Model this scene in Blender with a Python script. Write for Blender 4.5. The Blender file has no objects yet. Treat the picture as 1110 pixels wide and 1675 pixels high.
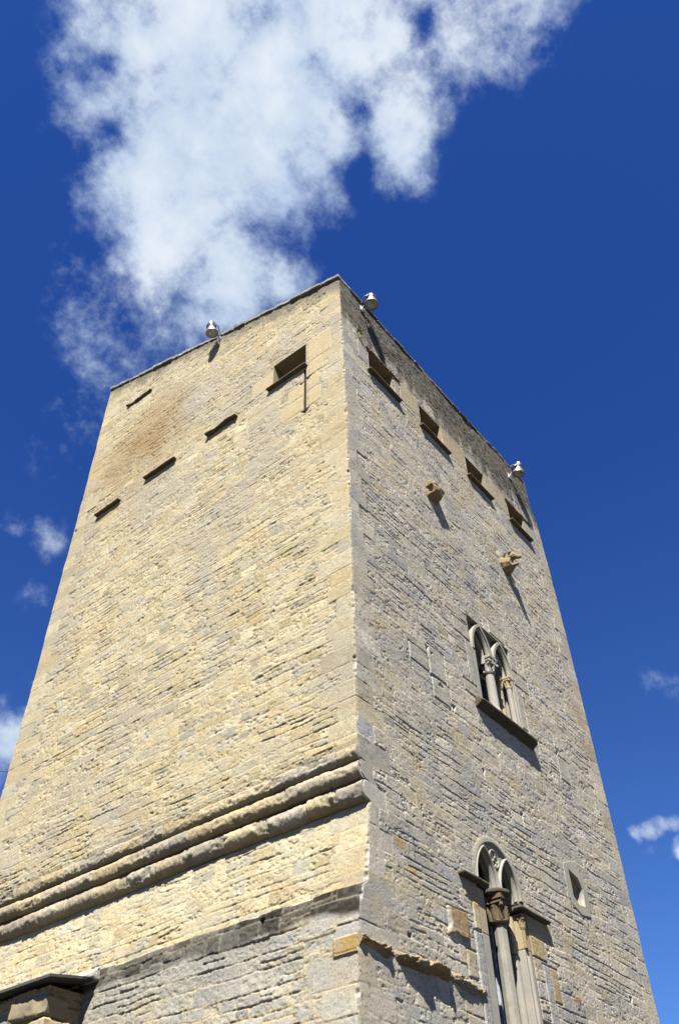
import bpy, bmesh, math, random
import numpy as np
from mathutils import Vector, Matrix, noise as mnoise

# ------------------------------------------------------------------ camera
S = bpy.context.scene
COL = S.collection
cam_d = bpy.data.cameras.new("camera")
cam = bpy.data.objects.new("camera", cam_d)
COL.objects.link(cam)
S.camera = cam
cam_d.sensor_fit = 'VERTICAL'
cam_d.sensor_height = 36.0
cam_d.sensor_width = 36.0
cam_d.lens = 30.52
cam_d.clip_start = 0.05
cam_d.clip_end = 5000.0
CM = np.array([[0.624977, 0.541573, 0.562229], [-0.78039, 0.451761, 0.432323], [-0.019859, -0.70895, 0.704979]])
cam.matrix_world = Matrix(((CM[0, 0], -CM[0, 1], -CM[0, 2], -9.6189),
                           (CM[1, 0], -CM[1, 1], -CM[1, 2], -7.1747),
                           (CM[2, 0], -CM[2, 1], -CM[2, 2], 1.6), (0, 0, 0, 1)))

# ------------------------------------------------------------------ exposure
S.view_settings.view_transform = 'Standard'
S.view_settings.look = 'None'
S.view_settings.gamma = 1.0
S.view_settings.exposure = 2.15
S.render.film_transparent = False
S.cycles.max_bounces = 8

# ------------------------------------------------------------------ sun
SUN = Vector((-0.60, -0.33, 1.0)).normalized()
sun_d = bpy.data.lights.new("sun", 'SUN')
sun_d.energy = 5.0
sun_d.angle = math.radians(0.5)
sun_d.color = (1.0, 0.95, 0.86)
sun = bpy.data.objects.new("sun", sun_d)
COL.objects.link(sun)
sun.location = (-30, -16, 50)
sun.rotation_euler = SUN.to_track_quat('Z', 'Y').to_euler()
ELEV = math.asin(SUN.z)
ROT = math.atan2(SUN.x, SUN.y)

# ------------------------------------------------------------------ sky and clouds
W = bpy.data.worlds.new("World")
S.world = W
W.use_nodes = True


class NT:
    """small node-graph helper"""

    def __init__(self, tree):
        self.t = tree

    def n(self, typ, **kw):
        nd = self.t.nodes.new(typ)
        for k, v in kw.items():
            setattr(nd, k, v)
        return nd

    def put(self, sock, v):
        if hasattr(v, 'is_linked'):
            self.t.links.new(v, sock)
        elif v is not None:
            sock.default_value = v

    def math(self, op, a, b=None, c=None, clamp=False):
        nd = self.n('ShaderNodeMath', operation=op, use_clamp=clamp)
        for i, v in enumerate((a, b, c)):
            if v is not None:
                self.put(nd.inputs[i], v)
        return nd.outputs[0]

    def vmath(self, op, a, b=None, scale=None):
        nd = self.n('ShaderNodeVectorMath', operation=op)
        self.put(nd.inputs[0], a)
        if b is not None:
            self.put(nd.inputs[1], b)
        if scale is not None:
            self.put(nd.inputs['Scale'], scale)
        return nd.outputs['Value'] if op in ('DISTANCE', 'LENGTH', 'DOT_PRODUCT') else nd.outputs[0]

    def noise(self, vec, scale, detail=6.0, rough=0.55, dist=0.0, out='Fac'):
        nd = self.n('ShaderNodeTexNoise')
        self.put(nd.inputs['Vector'], vec)
        nd.inputs['Scale'].default_value = scale
        nd.inputs['Detail'].default_value = detail
        nd.inputs['Roughness'].default_value = rough
        nd.inputs['Distortion'].default_value = dist
        return nd.outputs[out]

    def maprange(self, v, a, b, c=0.0, d=1.0, smooth=True):
        nd = self.n('ShaderNodeMapRange', interpolation_type='SMOOTHSTEP' if smooth else 'LINEAR')
        self.put(nd.inputs['Value'], v)
        for i, x in enumerate((a, b, c, d)):
            self.put(nd.inputs[i + 1], x)
        return nd.outputs[0]

    def mix(self, fac, a, b, mode='MIX'):
        nd = self.n('ShaderNodeMix', data_type='RGBA', blend_type=mode)
        self.put(nd.inputs[0], fac)
        self.put(nd.inputs[6], a)
        self.put(nd.inputs[7], b)
        return nd.outputs[2]


# cloud bank: unit direction, angular radius, weight
BLOBS = [
    (0.0788,0.2529,0.9643,0.0822,1.00),
    (0.1504,0.1524,0.9768,0.1536,1.00),
    (0.2492,0.0351,0.9678,0.1003,1.00),
    (0.3095,-0.0213,0.9507,0.0470,0.80),
    (0.1071,0.3185,0.9419,0.0516,1.00),
    (0.1561,0.2788,0.9476,0.1111,1.00),
    (0.2158,0.2084,0.9539,0.0934,1.00),
    (0.2614,0.1180,0.9580,0.0554,1.00),
    (0.2869,0.0763,0.9549,0.0489,0.90),
    (0.3155,0.0379,0.9482,0.0364,0.70),
    (0.3175,0.0180,0.9481,0.0421,0.80),
    (0.1381,0.3539,0.9250,0.0591,0.90),
    (0.2066,0.3263,0.9224,0.1023,1.00),
    (0.2443,0.2663,0.9324,0.0705,1.00),
    (0.2045,0.3933,0.8964,0.0646,0.95),
    (0.2555,0.3627,0.8962,0.0919,1.00),
    (0.2817,0.3076,0.9089,0.0591,0.90),
    (0.2942,0.2581,0.9202,0.0391,0.80),
    (0.2619,0.4213,0.8683,0.0663,0.95),
    (0.3064,0.3732,0.8757,0.0569,0.90),
    (0.3565,0.3548,0.8643,0.0373,0.85),
    (0.3272,0.4006,0.8558,0.0744,0.95),
    (0.2809,0.4653,0.8394,0.0569,0.70),
    (0.2074,0.4911,0.8460,0.0391,0.50),
    (0.2296,0.5296,0.8166,0.0427,0.48),
    (0.2901,0.5176,0.8050,0.0605,0.66),
    (0.3244,0.4606,0.8262,0.0543,0.66),
    (0.2935,0.5509,0.7813,0.0470,0.46),
    (0.3336,0.5132,0.7908,0.0409,0.50),
    (0.3155,0.1474,0.9374,0.0476,1.00),
    (0.3419,0.1757,0.9232,0.0421,0.90),
    (0.3737,0.1797,0.9100,0.0327,0.65),
    (0.3409,0.2628,0.9026,0.0332,0.45),
    (0.2667,0.1494,0.9521,0.0468,0.95),
    (0.3081,0.2190,0.9258,0.0389,0.80),
    (0.3421,0.6752,0.6535,0.0299,0.44),
    (0.3186,0.6828,0.6575,0.0198,0.40),
    (0.3821,0.6916,0.6129,0.0320,0.42),
    (0.3155,0.6002,0.7350,0.0504,0.48),
    (0.4236,0.7695,0.4780,0.0448,0.85),
    (0.4300,0.7824,0.4504,0.0316,0.70),
    (0.4127,0.7461,0.5225,0.0195,0.40),
    (0.8697,0.2988,0.3929,0.0082,0.50),
    (0.8730,0.2888,0.3929,0.0088,0.55),
    (0.8765,0.2783,0.3929,0.0088,0.55),
    (0.8798,0.2678,0.3928,0.0087,0.55),
    (0.8834,0.2563,0.3924,0.0093,0.55),
    (0.8930,0.2622,0.3657,0.0148,1.20),
    (0.8314,0.2067,0.5158,0.0259,0.42),
    (0.8786,0.2968,0.3741,0.0087,0.36),
    (0.0929,0.4164,0.9044,0.0306,0.34),
    (0.1448,0.4540,0.8791,0.0253,0.34),
    (0.2843,0.1874,0.9403,0.0140,-0.20),
    (0.3052,0.1960,0.9319,0.0141,-0.22),
    (0.3481,0.2177,0.9118,0.0197,-0.30),
    (0.2779,0.0922,0.9562,0.0159,-0.50),
    (0.1001,0.3489,0.9318,0.0134,-0.30),
    (0.1407,0.3820,0.9134,0.0113,-0.20),
]
w = NT(W.node_tree)
W.node_tree.nodes.clear()
tc = w.n('ShaderNodeTexCoord')
D = tc.outputs['Generated']
sky = w.n('ShaderNodeTexSky', sky_type='NISHITA')
sky.sun_disc = False
sky.sun_elevation = ELEV
sky.sun_rotation = ROT
sky.altitude = 300.0
sky.air_density = 1.0
sky.dust_density = 0.3
sky.ozone_density = 2.5
sepz = w.n('ShaderNodeSeparateXYZ')
w.put(sepz.inputs[0], D)
tint = w.mix(w.maprange(sepz.outputs[2], 0.12, 0.85), (0.25, 0.40, 0.67, 1), (0.112, 0.260, 0.60, 1))
skyc = w.mix(1.0, sky.outputs[0], tint, 'MULTIPLY')
wn = w.noise(D, 7.0, 3.0, 0.55, out='Color')
wv = w.vmath('SCALE', w.vmath('SUBTRACT', wn, (0.5, 0.5, 0.5)), scale=0.05)
wn2 = w.noise(D, 26.0, 4.0, 0.6, out='Color')
wv2 = w.vmath('SCALE', w.vmath('SUBTRACT', wn2, (0.5, 0.5, 0.5)), scale=0.028)
DW = w.vmath('ADD', w.vmath('ADD', D, wv), wv2)
pos = 0.0
for (bx, by, bz, br, bw) in BLOBS:
    d = w.vmath('DISTANCE', DW, (bx, by, bz))
    g = w.maprange(d, 0.0, br * 2.1, bw, 0.0)
    if isinstance(pos, float):
        pos = g
    elif bw < 0:
        pos = w.math('ADD', pos, g)
    else:
        pos = w.math('SMOOTH_MAX', pos, g, 0.12)
big = w.noise(D, 6.5, 9.0, 0.56, 0.0)
fine = w.noise(D, 19.0, 12.0, 0.64, 0.0)
det = w.math('ADD', w.math('MULTIPLY', w.math('SUBTRACT', big, 0.5), 0.9),
             w.math('MULTIPLY', w.math('SUBTRACT', fine, 0.5), 1.5))
dens = w.math('ADD', pos, det)
alpha = w.math('MULTIPLY', w.maprange(dens, 0.24, 0.94), 0.97)
alpha = w.math('MULTIPLY', alpha, w.maprange(pos, 0.14, 0.36))
body = w.noise(D, 9.0, 6.0, 0.5, 0.0)
cbright = w.maprange(w.math('ADD', w.math('MULTIPLY', dens, 0.5), w.math('MULTIPLY', body, 0.9)), 0.55, 1.25)
ccol = w.mix(cbright, (2.0, 2.6, 3.6, 1), (3.85, 4.15, 4.45, 1))
out = w.mix(alpha, skyc, ccol)
bg = w.n('ShaderNodeBackground')
w.put(bg.inputs['Color'], out)
bg.inputs['Strength'].default_value = 0.05
wo = w.n('ShaderNodeOutputWorld')
W.node_tree.links.new(bg.outputs[0], wo.inputs[0])


# ------------------------------------------------------------------ materials
def mat(name):
    m = bpy.data.materials.new(name)
    m.use_nodes = True
    t = NT(m.node_tree)
    b = m.node_tree.nodes['Principled BSDF']
    return m, t, b


def stone_attr():
    m, t, b = mat("weathered_limestone")
    at = t.n('ShaderNodeAttribute', attribute_name='Col')
    geo = t.n('ShaderNodeNewGeometry')
    P = geo.outputs['Position']
    n1 = t.noise(P, 38.0, 5.0, 0.65)
    n2 = t.noise(P, 150.0, 3.0, 0.6)
    f = t.math('ADD', t.maprange(n1, 0.25, 0.75, 0.66, 1.30, False), t.maprange(n2, 0.3, 0.7, -0.17, 0.17, False))
    c = t.vmath('SCALE', at.outputs['Color'], scale=t.math('MULTIPLY', f, 0.40))
    t.put(b.inputs['Base Color'], c)
    b.inputs['Roughness'].default_value = 0.93
    b.inputs['Specular IOR Level'].default_value = 0.15
    bp = t.n('ShaderNodeBump')
    bp.inputs['Strength'].default_value = 0.75
    bp.inputs['Distance'].default_value = 0.010
    t.put(bp.inputs['Height'], t.math('ADD', n1, t.math('MULTIPLY', n2, 0.45)))
    t.put(b.inputs['Normal'], bp.outputs[0])
    return m


def stone_trim(name, c1, c2, c3, scale=3.0, bump=0.5, spots=0.5):
    """dressed stone: two tones, spots of lichen, fine grain"""
    m, t, b = mat(name)
    geo = t.n('ShaderNodeNewGeometry')
    P = geo.outputs['Position']
    n0 = t.noise(P, scale, 5.0, 0.6, 0.4)
    n1 = t.noise(P, scale * 3.1, 6.0, 0.65)
    n2 = t.noise(P, 90.0, 4.0, 0.6)
    c = t.mix(t.maprange(n0, 0.36, 0.64), c1 + (1,), c2 + (1,))
    c = t.mix(t.math('MULTIPLY', t.maprange(n1, 0.52, 0.68), spots), c, c3 + (1,))
    c = t.vmath('SCALE', c, scale=t.maprange(n2, 0.25, 0.75, 0.325, 0.475, False))
    t.put(b.inputs['Base Color'], c)
    b.inputs['Roughness'].default_value = 0.9
    b.inputs['Specular IOR Level'].default_value = 0.2
    bp = t.n('ShaderNodeBump')
    bp.inputs['Strength'].default_value = bump
    bp.inputs['Distance'].default_value = 0.008
    t.put(bp.inputs['Height'], t.math('ADD', t.math('MULTIPLY', n2, 0.6), n1))
    t.put(b.inputs['Normal'], bp.outputs[0])
    return m


def simple(name, col, rough=0.6, metal=0.0, scale=20.0, var=0.2, bump=0.0):
    m, t, b = mat(name)
    geo = t.n('ShaderNodeNewGeometry')
    n = t.noise(geo.outputs['Position'], scale, 4.0, 0.6)
    t.put(b.inputs['Base Color'], t.vmath('SCALE', col, scale=t.maprange(n, 0.3, 0.7, 1 - var, 1 + var, False)))
    b.inputs['Roughness'].default_value = rough
    b.inputs['Metallic'].default_value = metal
    if bump:
        bp = t.n('ShaderNodeBump')
        bp.inputs['Strength'].default_value = bump
        bp.inputs['Distance'].default_value = 0.01
        t.put(bp.inputs['Height'], n)
        t.put(b.inputs['Normal'], bp.outputs[0])
    return m


M_STONE = stone_attr()
M_PALE = stone_trim("pale_dressed_stone", (0.44, 0.41, 0.33), (0.38, 0.365, 0.32), (0.33, 0.31, 0.26), 2.6, 0.6, 0.7)
M_WARM = stone_trim("warm_dressed_stone", (0.50, 0.40, 0.24), (0.44, 0.37, 0.26), (0.46, 0.30, 0.13), 3.0, 0.5, 0.6)
M_GREY = stone_trim("grey_shaft_stone", (0.30, 0.29, 0.25), (0.38, 0.36, 0.30), (0.24, 0.22, 0.19), 3.0, 0.4, 0.5)
M_SILL = stone_trim("brown_sill_stone", (0.19, 0.135, 0.07), (0.13, 0.10, 0.065), (0.22, 0.14, 0.06), 4.0, 0.6, 0.6)  # sill brown, taken darker to carry the shade of the undersides
M_SHADE = stone_trim("shade_dark_stone", (0.085, 0.066, 0.042), (0.12, 0.095, 0.065), (0.17, 0.13, 0.08), 5.0, 0.7, 0.5)  # near-black: underside shade of sill, abacus and imposts put into the colour
M_LINTEL = stone_trim("stained_reveal_stone", (0.34, 0.28, 0.17), (0.28, 0.24, 0.16), (0.36, 0.24, 0.11), 3.0, 0.6, 0.5)
M_OCHRE = stone_trim("ochre_carved_stone", (0.36, 0.26, 0.12), (0.31, 0.245, 0.14), (0.15, 0.12, 0.08), 7.0, 0.8, 0.7)
M_COPING = stone_trim("grey_coping_stone", (0.34, 0.33, 0.30), (0.22, 0.21, 0.19), (0.40, 0.37, 0.29), 5.0, 0.8, 0.6)
M_TILE = stone_trim("fired_clay_tile", (0.36, 0.18, 0.10), (0.28, 0.17, 0.11), (0.20, 0.16, 0.12), 9.0, 0.6, 0.6)
M_SLATE = stone_trim("dark_slate", (0.075, 0.075, 0.08), (0.10, 0.095, 0.09), (0.16, 0.15, 0.13), 6.0, 0.5, 0.4)
M_MORTAR = stone_trim("white_mortar", (0.62, 0.60, 0.55), (0.52, 0.50, 0.45), (0.42, 0.39, 0.33), 8.0, 0.8, 0.5)
M_STEEL = simple("brushed_aluminium", (0.20, 0.20, 0.205), 0.42, 0.75, 30.0, 0.12)
M_STEELD = simple("galvanised_bracket", (0.33, 0.33, 0.34), 0.5, 0.7, 30.0, 0.2)
M_BLACK = simple("black_rubber_and_slot_shade", (0.02, 0.02, 0.022), 0.6)  # cables; also the darkness inside the arrow loop, as colour
M_REFL = simple("floodlight_reflector", (0.55, 0.55, 0.54), 0.32, 0.9, 40.0, 0.1)
M_FRAME = simple("window_metal_frame", (0.34, 0.38, 0.42), 0.45, 0.6)
M_WOOD = simple("dark_shutter_wood", (0.055, 0.042, 0.028), 0.8, 0.0, 14.0, 0.4, 0.5)
M_LEAF = simple("yellow_green_leaf", (0.20, 0.21, 0.025), 0.7, 0.0, 30.0, 0.35)
M_GROUND = simple("gravel_ground", (0.045, 0.042, 0.036), 0.95, 0.0, 6.0, 0.3, 0.6)


def glass_mat(name, col, rough):
    m, t, b = mat(name)
    geo = t.n('ShaderNodeNewGeometry')
    n = t.noise(geo.outputs['Position'], 3.0, 3.0, 0.5)
    t.put(b.inputs['Base Color'], t.vmath('SCALE', col, scale=t.maprange(n, 0.3, 0.7, 0.7, 1.3)))
    b.inputs['Roughness'].default_value = rough
    b.inputs['Specular IOR Level'].default_value = 0.9
    b.inputs['Coat Weight'].default_value = 0.6
    b.inputs['Coat Roughness'].default_value = 0.03
    return m


M_GLASS = glass_mat("window_glass", (0.010, 0.016, 0.030), 0.06)
M_LENS, _t, _b = mat("frosted_lens")
_b.inputs['Base Color'].default_value = (0.75, 0.77, 0.74, 1)
_b.inputs['Roughness'].default_value = 0.25
_b.inputs['Transmission Weight'].default_value = 0.85
_b.inputs['IOR'].default_value = 1.3


# ------------------------------------------------------------------ object helpers
def tag(o, label=None, cat=None, group=None, kind=None):
    if label:
        o['label'] = label
    if cat:
        o['category'] = cat
    if group:
        o['group'] = group
    if kind:
        o['kind'] = kind
    return o


def empty(name, loc):
    o = bpy.data.objects.new(name, None)
    o.location = loc
    COL.objects.link(o)
    return o


def link(name, me, m, parent=None, local=False):
    o = bpy.data.objects.new(name, me)
    COL.objects.link(o)
    if m is not None:
        me.materials.clear()
        me.materials.append(m)
    if parent is not None:
        o.parent = parent
        if not local:                       # the geometry is given in world coordinates
            off = Vector((0, 0, 0))
            p = parent
            while p is not None:
                off -= p.location
                p = p.parent
            o.location = off
    return o


class MB:
    """collects the pieces of ONE mesh"""

    def __init__(self):
        self.v = []
        self.f = []

    def add(self, vs, fs):
        o = len(self.v)
        self.v += [tuple(p) for p in vs]
        self.f += [tuple(i + o for i in q) for q in fs]

    def box(self, x0, x1, y0, y1, z0, z1):
        self.add([(x0, y0, z0), (x1, y0, z0), (x1, y1, z0), (x0, y1, z0), (x0, y0, z1), (x1, y0, z1), (x1, y1, z1), (x0, y1, z1)],
                 [(0, 3, 2, 1), (4, 5, 6, 7), (0, 1, 5, 4), (1, 2, 6, 5), (2, 3, 7, 6), (3, 0, 4, 7)])

    def lathe(self, prof, origin=(0, 0, 0), axis=(0, 0, 1), n=24, squash=1.0, flute=0.0, flutes=0):
        """prof: list of (radius, along)"""
        A = Vector(axis).normalized()
        U = A.orthogonal().normalized()
        V = A.cross(U)
        O = Vector(origin)
        vs = []
        for (r, h) in prof:
            for i in range(n):
                a = 2 * math.pi * i / n
                rr = r * (1 + flute * math.cos(flutes * a))
                vs.append(O + A * h + U * rr * math.cos(a) + V * rr * math.sin(a) * squash)
        fs = []
        for j in range(len(prof) - 1):
            for i in range(n):
                k = (i + 1) % n
                fs.append((j * n + i, j * n + k, (j + 1) * n + k, (j + 1) * n + i))
        fs.append(tuple(range(n - 1, -1, -1)))
        fs.append(tuple(range((len(prof) - 1) * n, len(prof) * n)))
        self.add(vs, fs)

    def tube(self, pts, r, n=8, r2=None):
        pts = [Vector(p) for p in pts]
        vs = []
        ref = Vector((0.31, 0.17, 0.93))
        for i, p in enumerate(pts):
            d = (pts[min(i + 1, len(pts) - 1)] - pts[max(i - 1, 0)]).normalized()
            u = d.cross(ref).normalized()
            v = d.cross(u)
            rr = r if r2 is None else r + (r2 - r) * i / (len(pts) - 1)
            for k in range(n):
                a = 2 * math.pi * k / n
                vs.append(p + u * rr * math.cos(a) + v * rr * math.sin(a))
        fs = []
        for i in range(len(pts) - 1):
            for k in range(n):
                l = (k + 1) % n
                fs.append((i * n + k, i * n + l, (i + 1) * n + l, (i + 1) * n + k))
        fs.append(tuple(range(n - 1, -1, -1)))
        fs.append(tuple(range((len(pts) - 1) * n, len(pts) * n)))
        self.add(vs, fs)

    def build(self, name, m, parent=None, smooth=False, bevel=0.0, local=False):
        me = bpy.data.meshes.new(name)
        me.from_pydata(self.v, [], self.f)
        bm = bmesh.new()
        bm.from_mesh(me)
        if bevel:
            bmesh.ops.bevel(bm, geom=list(bm.edges), offset=bevel, segments=2, affect='EDGES', profile=0.6)
        bmesh.ops.recalc_face_normals(bm, faces=list(bm.faces))
        bm.to_mesh(me)
        bm.free()
        if smooth:
            me.polygons.foreach_set('use_smooth', [True] * len(me.polygons))
            try:
                me.set_sharp_from_angle(angle=math.radians(42))
            except Exception:
                pass
        return link(name, me, m, parent, local)


def rough_block(name, x0, x1, y0, y1, z0, z1, m, parent, amp=0.012, cell=0.05, seed=0, bevel=0.012, tilt=(0, 0, 0)):
    """a hand-cut stone block: subdivided box with worn edges and an uneven face"""
    bm = bmesh.new()
    bmesh.ops.create_cube(bm, size=1.0)
    sx, sy, sz = x1 - x0, y1 - y0, z1 - z0
    for v in bm.verts:
        v.co = Vector((v.co.x * sx, v.co.y * sy, v.co.z * sz))
    bmesh.ops.bevel(bm, geom=list(bm.edges), offset=min(bevel, 0.3 * min(sx, sy, sz)), segments=1, affect='EDGES')
    for ax, ln in enumerate((sx, sy, sz)):
        k = max(1, min(60, int(ln / cell)))
        for i in range(1, k):
            co = Vector((0, 0, 0))
            co[ax] = -ln / 2 + ln * i / k
            no = Vector((0, 0, 0))
            no[ax] = 1
            bmesh.ops.bisect_plane(bm, geom=list(bm.verts) + list(bm.edges) + list(bm.faces), plane_co=co, plane_no=no)
    c = Vector(((x0 + x1) / 2, (y0 + y1) / 2, (z0 + z1) / 2))
    R = Matrix.Rotation(tilt[0], 3, 'X') @ Matrix.Rotation(tilt[1], 3, 'Y') @ Matrix.Rotation(tilt[2], 3, 'Z')
    for v in bm.verts:
        p = v.co + c
        q = p * 4.0 + Vector((seed * 7.3, seed * 3.1, seed * 1.7))
        dv = mnoise.noise_vector(q) * amp + mnoise.noise_vector(q * 3.7) * amp * 0.5
        v.co = R @ (v.co + dv) + c
    me = bpy.data.meshes.new(name)
    bm.to_mesh(me)
    bm.free()
    me.polygons.foreach_set('use_smooth', [True] * len(me.polygons))
    me.set_sharp_from_angle(angle=math.radians(50))
    return link(name, me, m, parent)


def plate(name, outer, holes, y0, y1, m, parent, bevel=0.0):
    """a slab lying in the X-Z plane between depths y0 (front) and y1 (back), with real holes"""
    cu = bpy.data.curves.new(name, 'CURVE')
    cu.dimensions = '2D'
    cu.fill_mode = 'BOTH'
    cu.extrude = (y1 - y0) / 2 - bevel
    cu.bevel_depth = bevel
    cu.bevel_resolution = 1
    for pts in [outer] + list(holes):
        sp = cu.splines.new('POLY')
        sp.points.add(len(pts) - 1)
        for p, (a, b_) in zip(sp.points, pts):
            p.co = (a, b_, 0, 1)
        sp.use_cyclic_u = True
    o = bpy.data.objects.new(name, cu)
    COL.objects.link(o)
    dg = bpy.context.evaluated_depsgraph_get()
    me = bpy.data.meshes.new_from_object(o.evaluated_get(dg))
    bpy.data.objects.remove(o)
    bpy.data.curves.remove(cu)
    me.transform(Matrix(((1, 0, 0, 0), (0, 0, -1, (y0 + y1) / 2), (0, 1, 0, 0), (0, 0, 0, 1))))
    me.name = name
    return link(name, me, m, parent)


def pointed(x0, x1, zs, za, n=14):
    """pointed arch from the left springing (x0, zs) over the apex to the right springing"""
    xm = (x0 + x1) / 2
    h = za - zs
    a = (x1 - x0) / 2
    R = (a * a + h * h) / (2 * a)          # centre on the springing line
    pts = []
    if R >= a:
        cx = x0 + R
        t1 = math.atan2(h, xm - cx)
        for i in range(n + 1):
            t = math.pi + (t1 - math.pi) * i / n
            pts.append((cx + R * math.cos(t), zs + R * math.sin(t)))
    else:
        for i in range(n + 1):
            t = math.pi - (math.pi / 2) * i / n
            pts.append((xm + a * math.cos(t), zs + h * math.sin(t)))
    right = [(2 * xm - x, z) for (x, z) in reversed(pts[:-1])]
    return pts + right


def sweep(mb, path, depth0, depth1, r_in, r_out, roll=False, inward=True):
    """a moulding along an arch path in X-Z: cross-section between radial offsets r_in..r_out and depths"""
    n = len(path)
    vs = []
    k = 10 if roll else 4
    for i, (x, z) in enumerate(path):
        xa, za = path[max(i - 1, 0)]
        xb, zb = path[min(i + 1, n - 1)]
        t = Vector((xb - xa, 0, zb - za)).normalized()
        nr = Vector((-t.z, 0, t.x))           # points out of the arch (left side: to the left)
        if roll:
            rc = (r_in + r_out) / 2
            ra = (r_out - r_in) / 2
            dc = (depth0 + depth1) / 2
            da = (depth1 - depth0) / 2
            for q in range(k):
                a = 2 * math.pi * q / k
                p = Vector((x, 0, z)) + nr * (rc + ra * math.cos(a))
                vs.append((p.x, dc + da * math.sin(a), p.z))
        else:
            for (rr, dd) in ((r_in, depth0), (r_out, depth0), (r_out, depth1), (r_in, depth1)):
                p = Vector((x, 0, z)) + nr * rr
                vs.append((p.x, dd, p.z))
    fs = []
    for i in range(n - 1):
        for q in range(k):
            l = (q + 1) % k
            fs.append((i * k + q, i * k + l, (i + 1) * k + l, (i + 1) * k + q))
    fs.append(tuple(range(k)))
    fs.append(tuple(range((n - 1) * k, n * k))[::-1])
    mb.add(vs, fs)


def remeshed(name, mb, voxel, m, parent, amp=0.01, freq=9.0, seed=0.0, smooth_it=2):
    """fuse overlapping pieces into one continuous carved body"""
    me = bpy.data.meshes.new(name)
    me.from_pydata(mb.v, [], mb.f)
    bm = bmesh.new()
    bm.from_mesh(me)
    bmesh.ops.recalc_face_normals(bm, faces=list(bm.faces))
    bm.to_mesh(me)
    bm.free()
    o = bpy.data.objects.new(name, me)
    COL.objects.link(o)
    md = o.modifiers.new('fuse', 'REMESH')
    md.mode = 'VOXEL'
    md.voxel_size = voxel
    if smooth_it:
        sm = o.modifiers.new('worn', 'SMOOTH')
        sm.iterations = smooth_it
        sm.factor = 0.5
    dg = bpy.context.evaluated_depsgraph_get()
    me2 = bpy.data.meshes.new_from_object(o.evaluated_get(dg))
    bpy.data.objects.remove(o)
    for v in me2.vertices:
        q = v.co * freq + Vector((seed, seed * 2.1, 0))
        v.co = v.co + mnoise.noise_vector(q) * amp + mnoise.noise_vector(q * 2.9) * amp * 0.45
    me2.polygons.foreach_set('use_smooth', [True] * len(me2.polygons))
    me2.name = name
    return link(name, me2, m, parent)


# ------------------------------------------------------------------ masonry in numpy
def hsh(ix, iy, seed):
    h = (ix.astype(np.int64) * 374761393 + iy.astype(np.int64) * 668265263 + seed * 974711 + 12345) & 0xffffffff
    h = ((h ^ (h >> 13)) * 1274126177) & 0xffffffff
    h = ((h ^ (h >> 15)) * 2246822519) & 0xffffffff
    return ((h ^ (h >> 16)) & 0xffffff) / float(0xffffff)


def vn(x, y, seed):
    ix = np.floor(x)
    iy = np.floor(y)
    fx = x - ix
    fy = y - iy
    fx = fx * fx * (3 - 2 * fx)
    fy = fy * fy * (3 - 2 * fy)
    a = hsh(ix, iy, seed)
    b = hsh(ix + 1, iy, seed)
    c = hsh(ix, iy + 1, seed)
    d = hsh(ix + 1, iy + 1, seed)
    return (a * (1 - fx) + b * fx) * (1 - fy) + (c * (1 - fx) + d * fx) * fy


def fbm(x, y, seed, oct=4, gain=0.5):
    s = 0.0
    amp = 1.0
    t = 0.0
    for i in range(oct):
        s = s + amp * vn(x * 2.03 ** i + 17.3 * i, y * 2.03 ** i - 9.1 * i, seed + i * 31)
        t += amp
        amp *= gain
    return s / t


def ss(x, a, b):
    t = np.clip((x - a) / (b - a), 0, 1)
    return t * t * (3 - 2 * t)


def mixc(c, col, f):
    return c + (np.array(col)[None, None, :] - c) * f[..., None]


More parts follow.
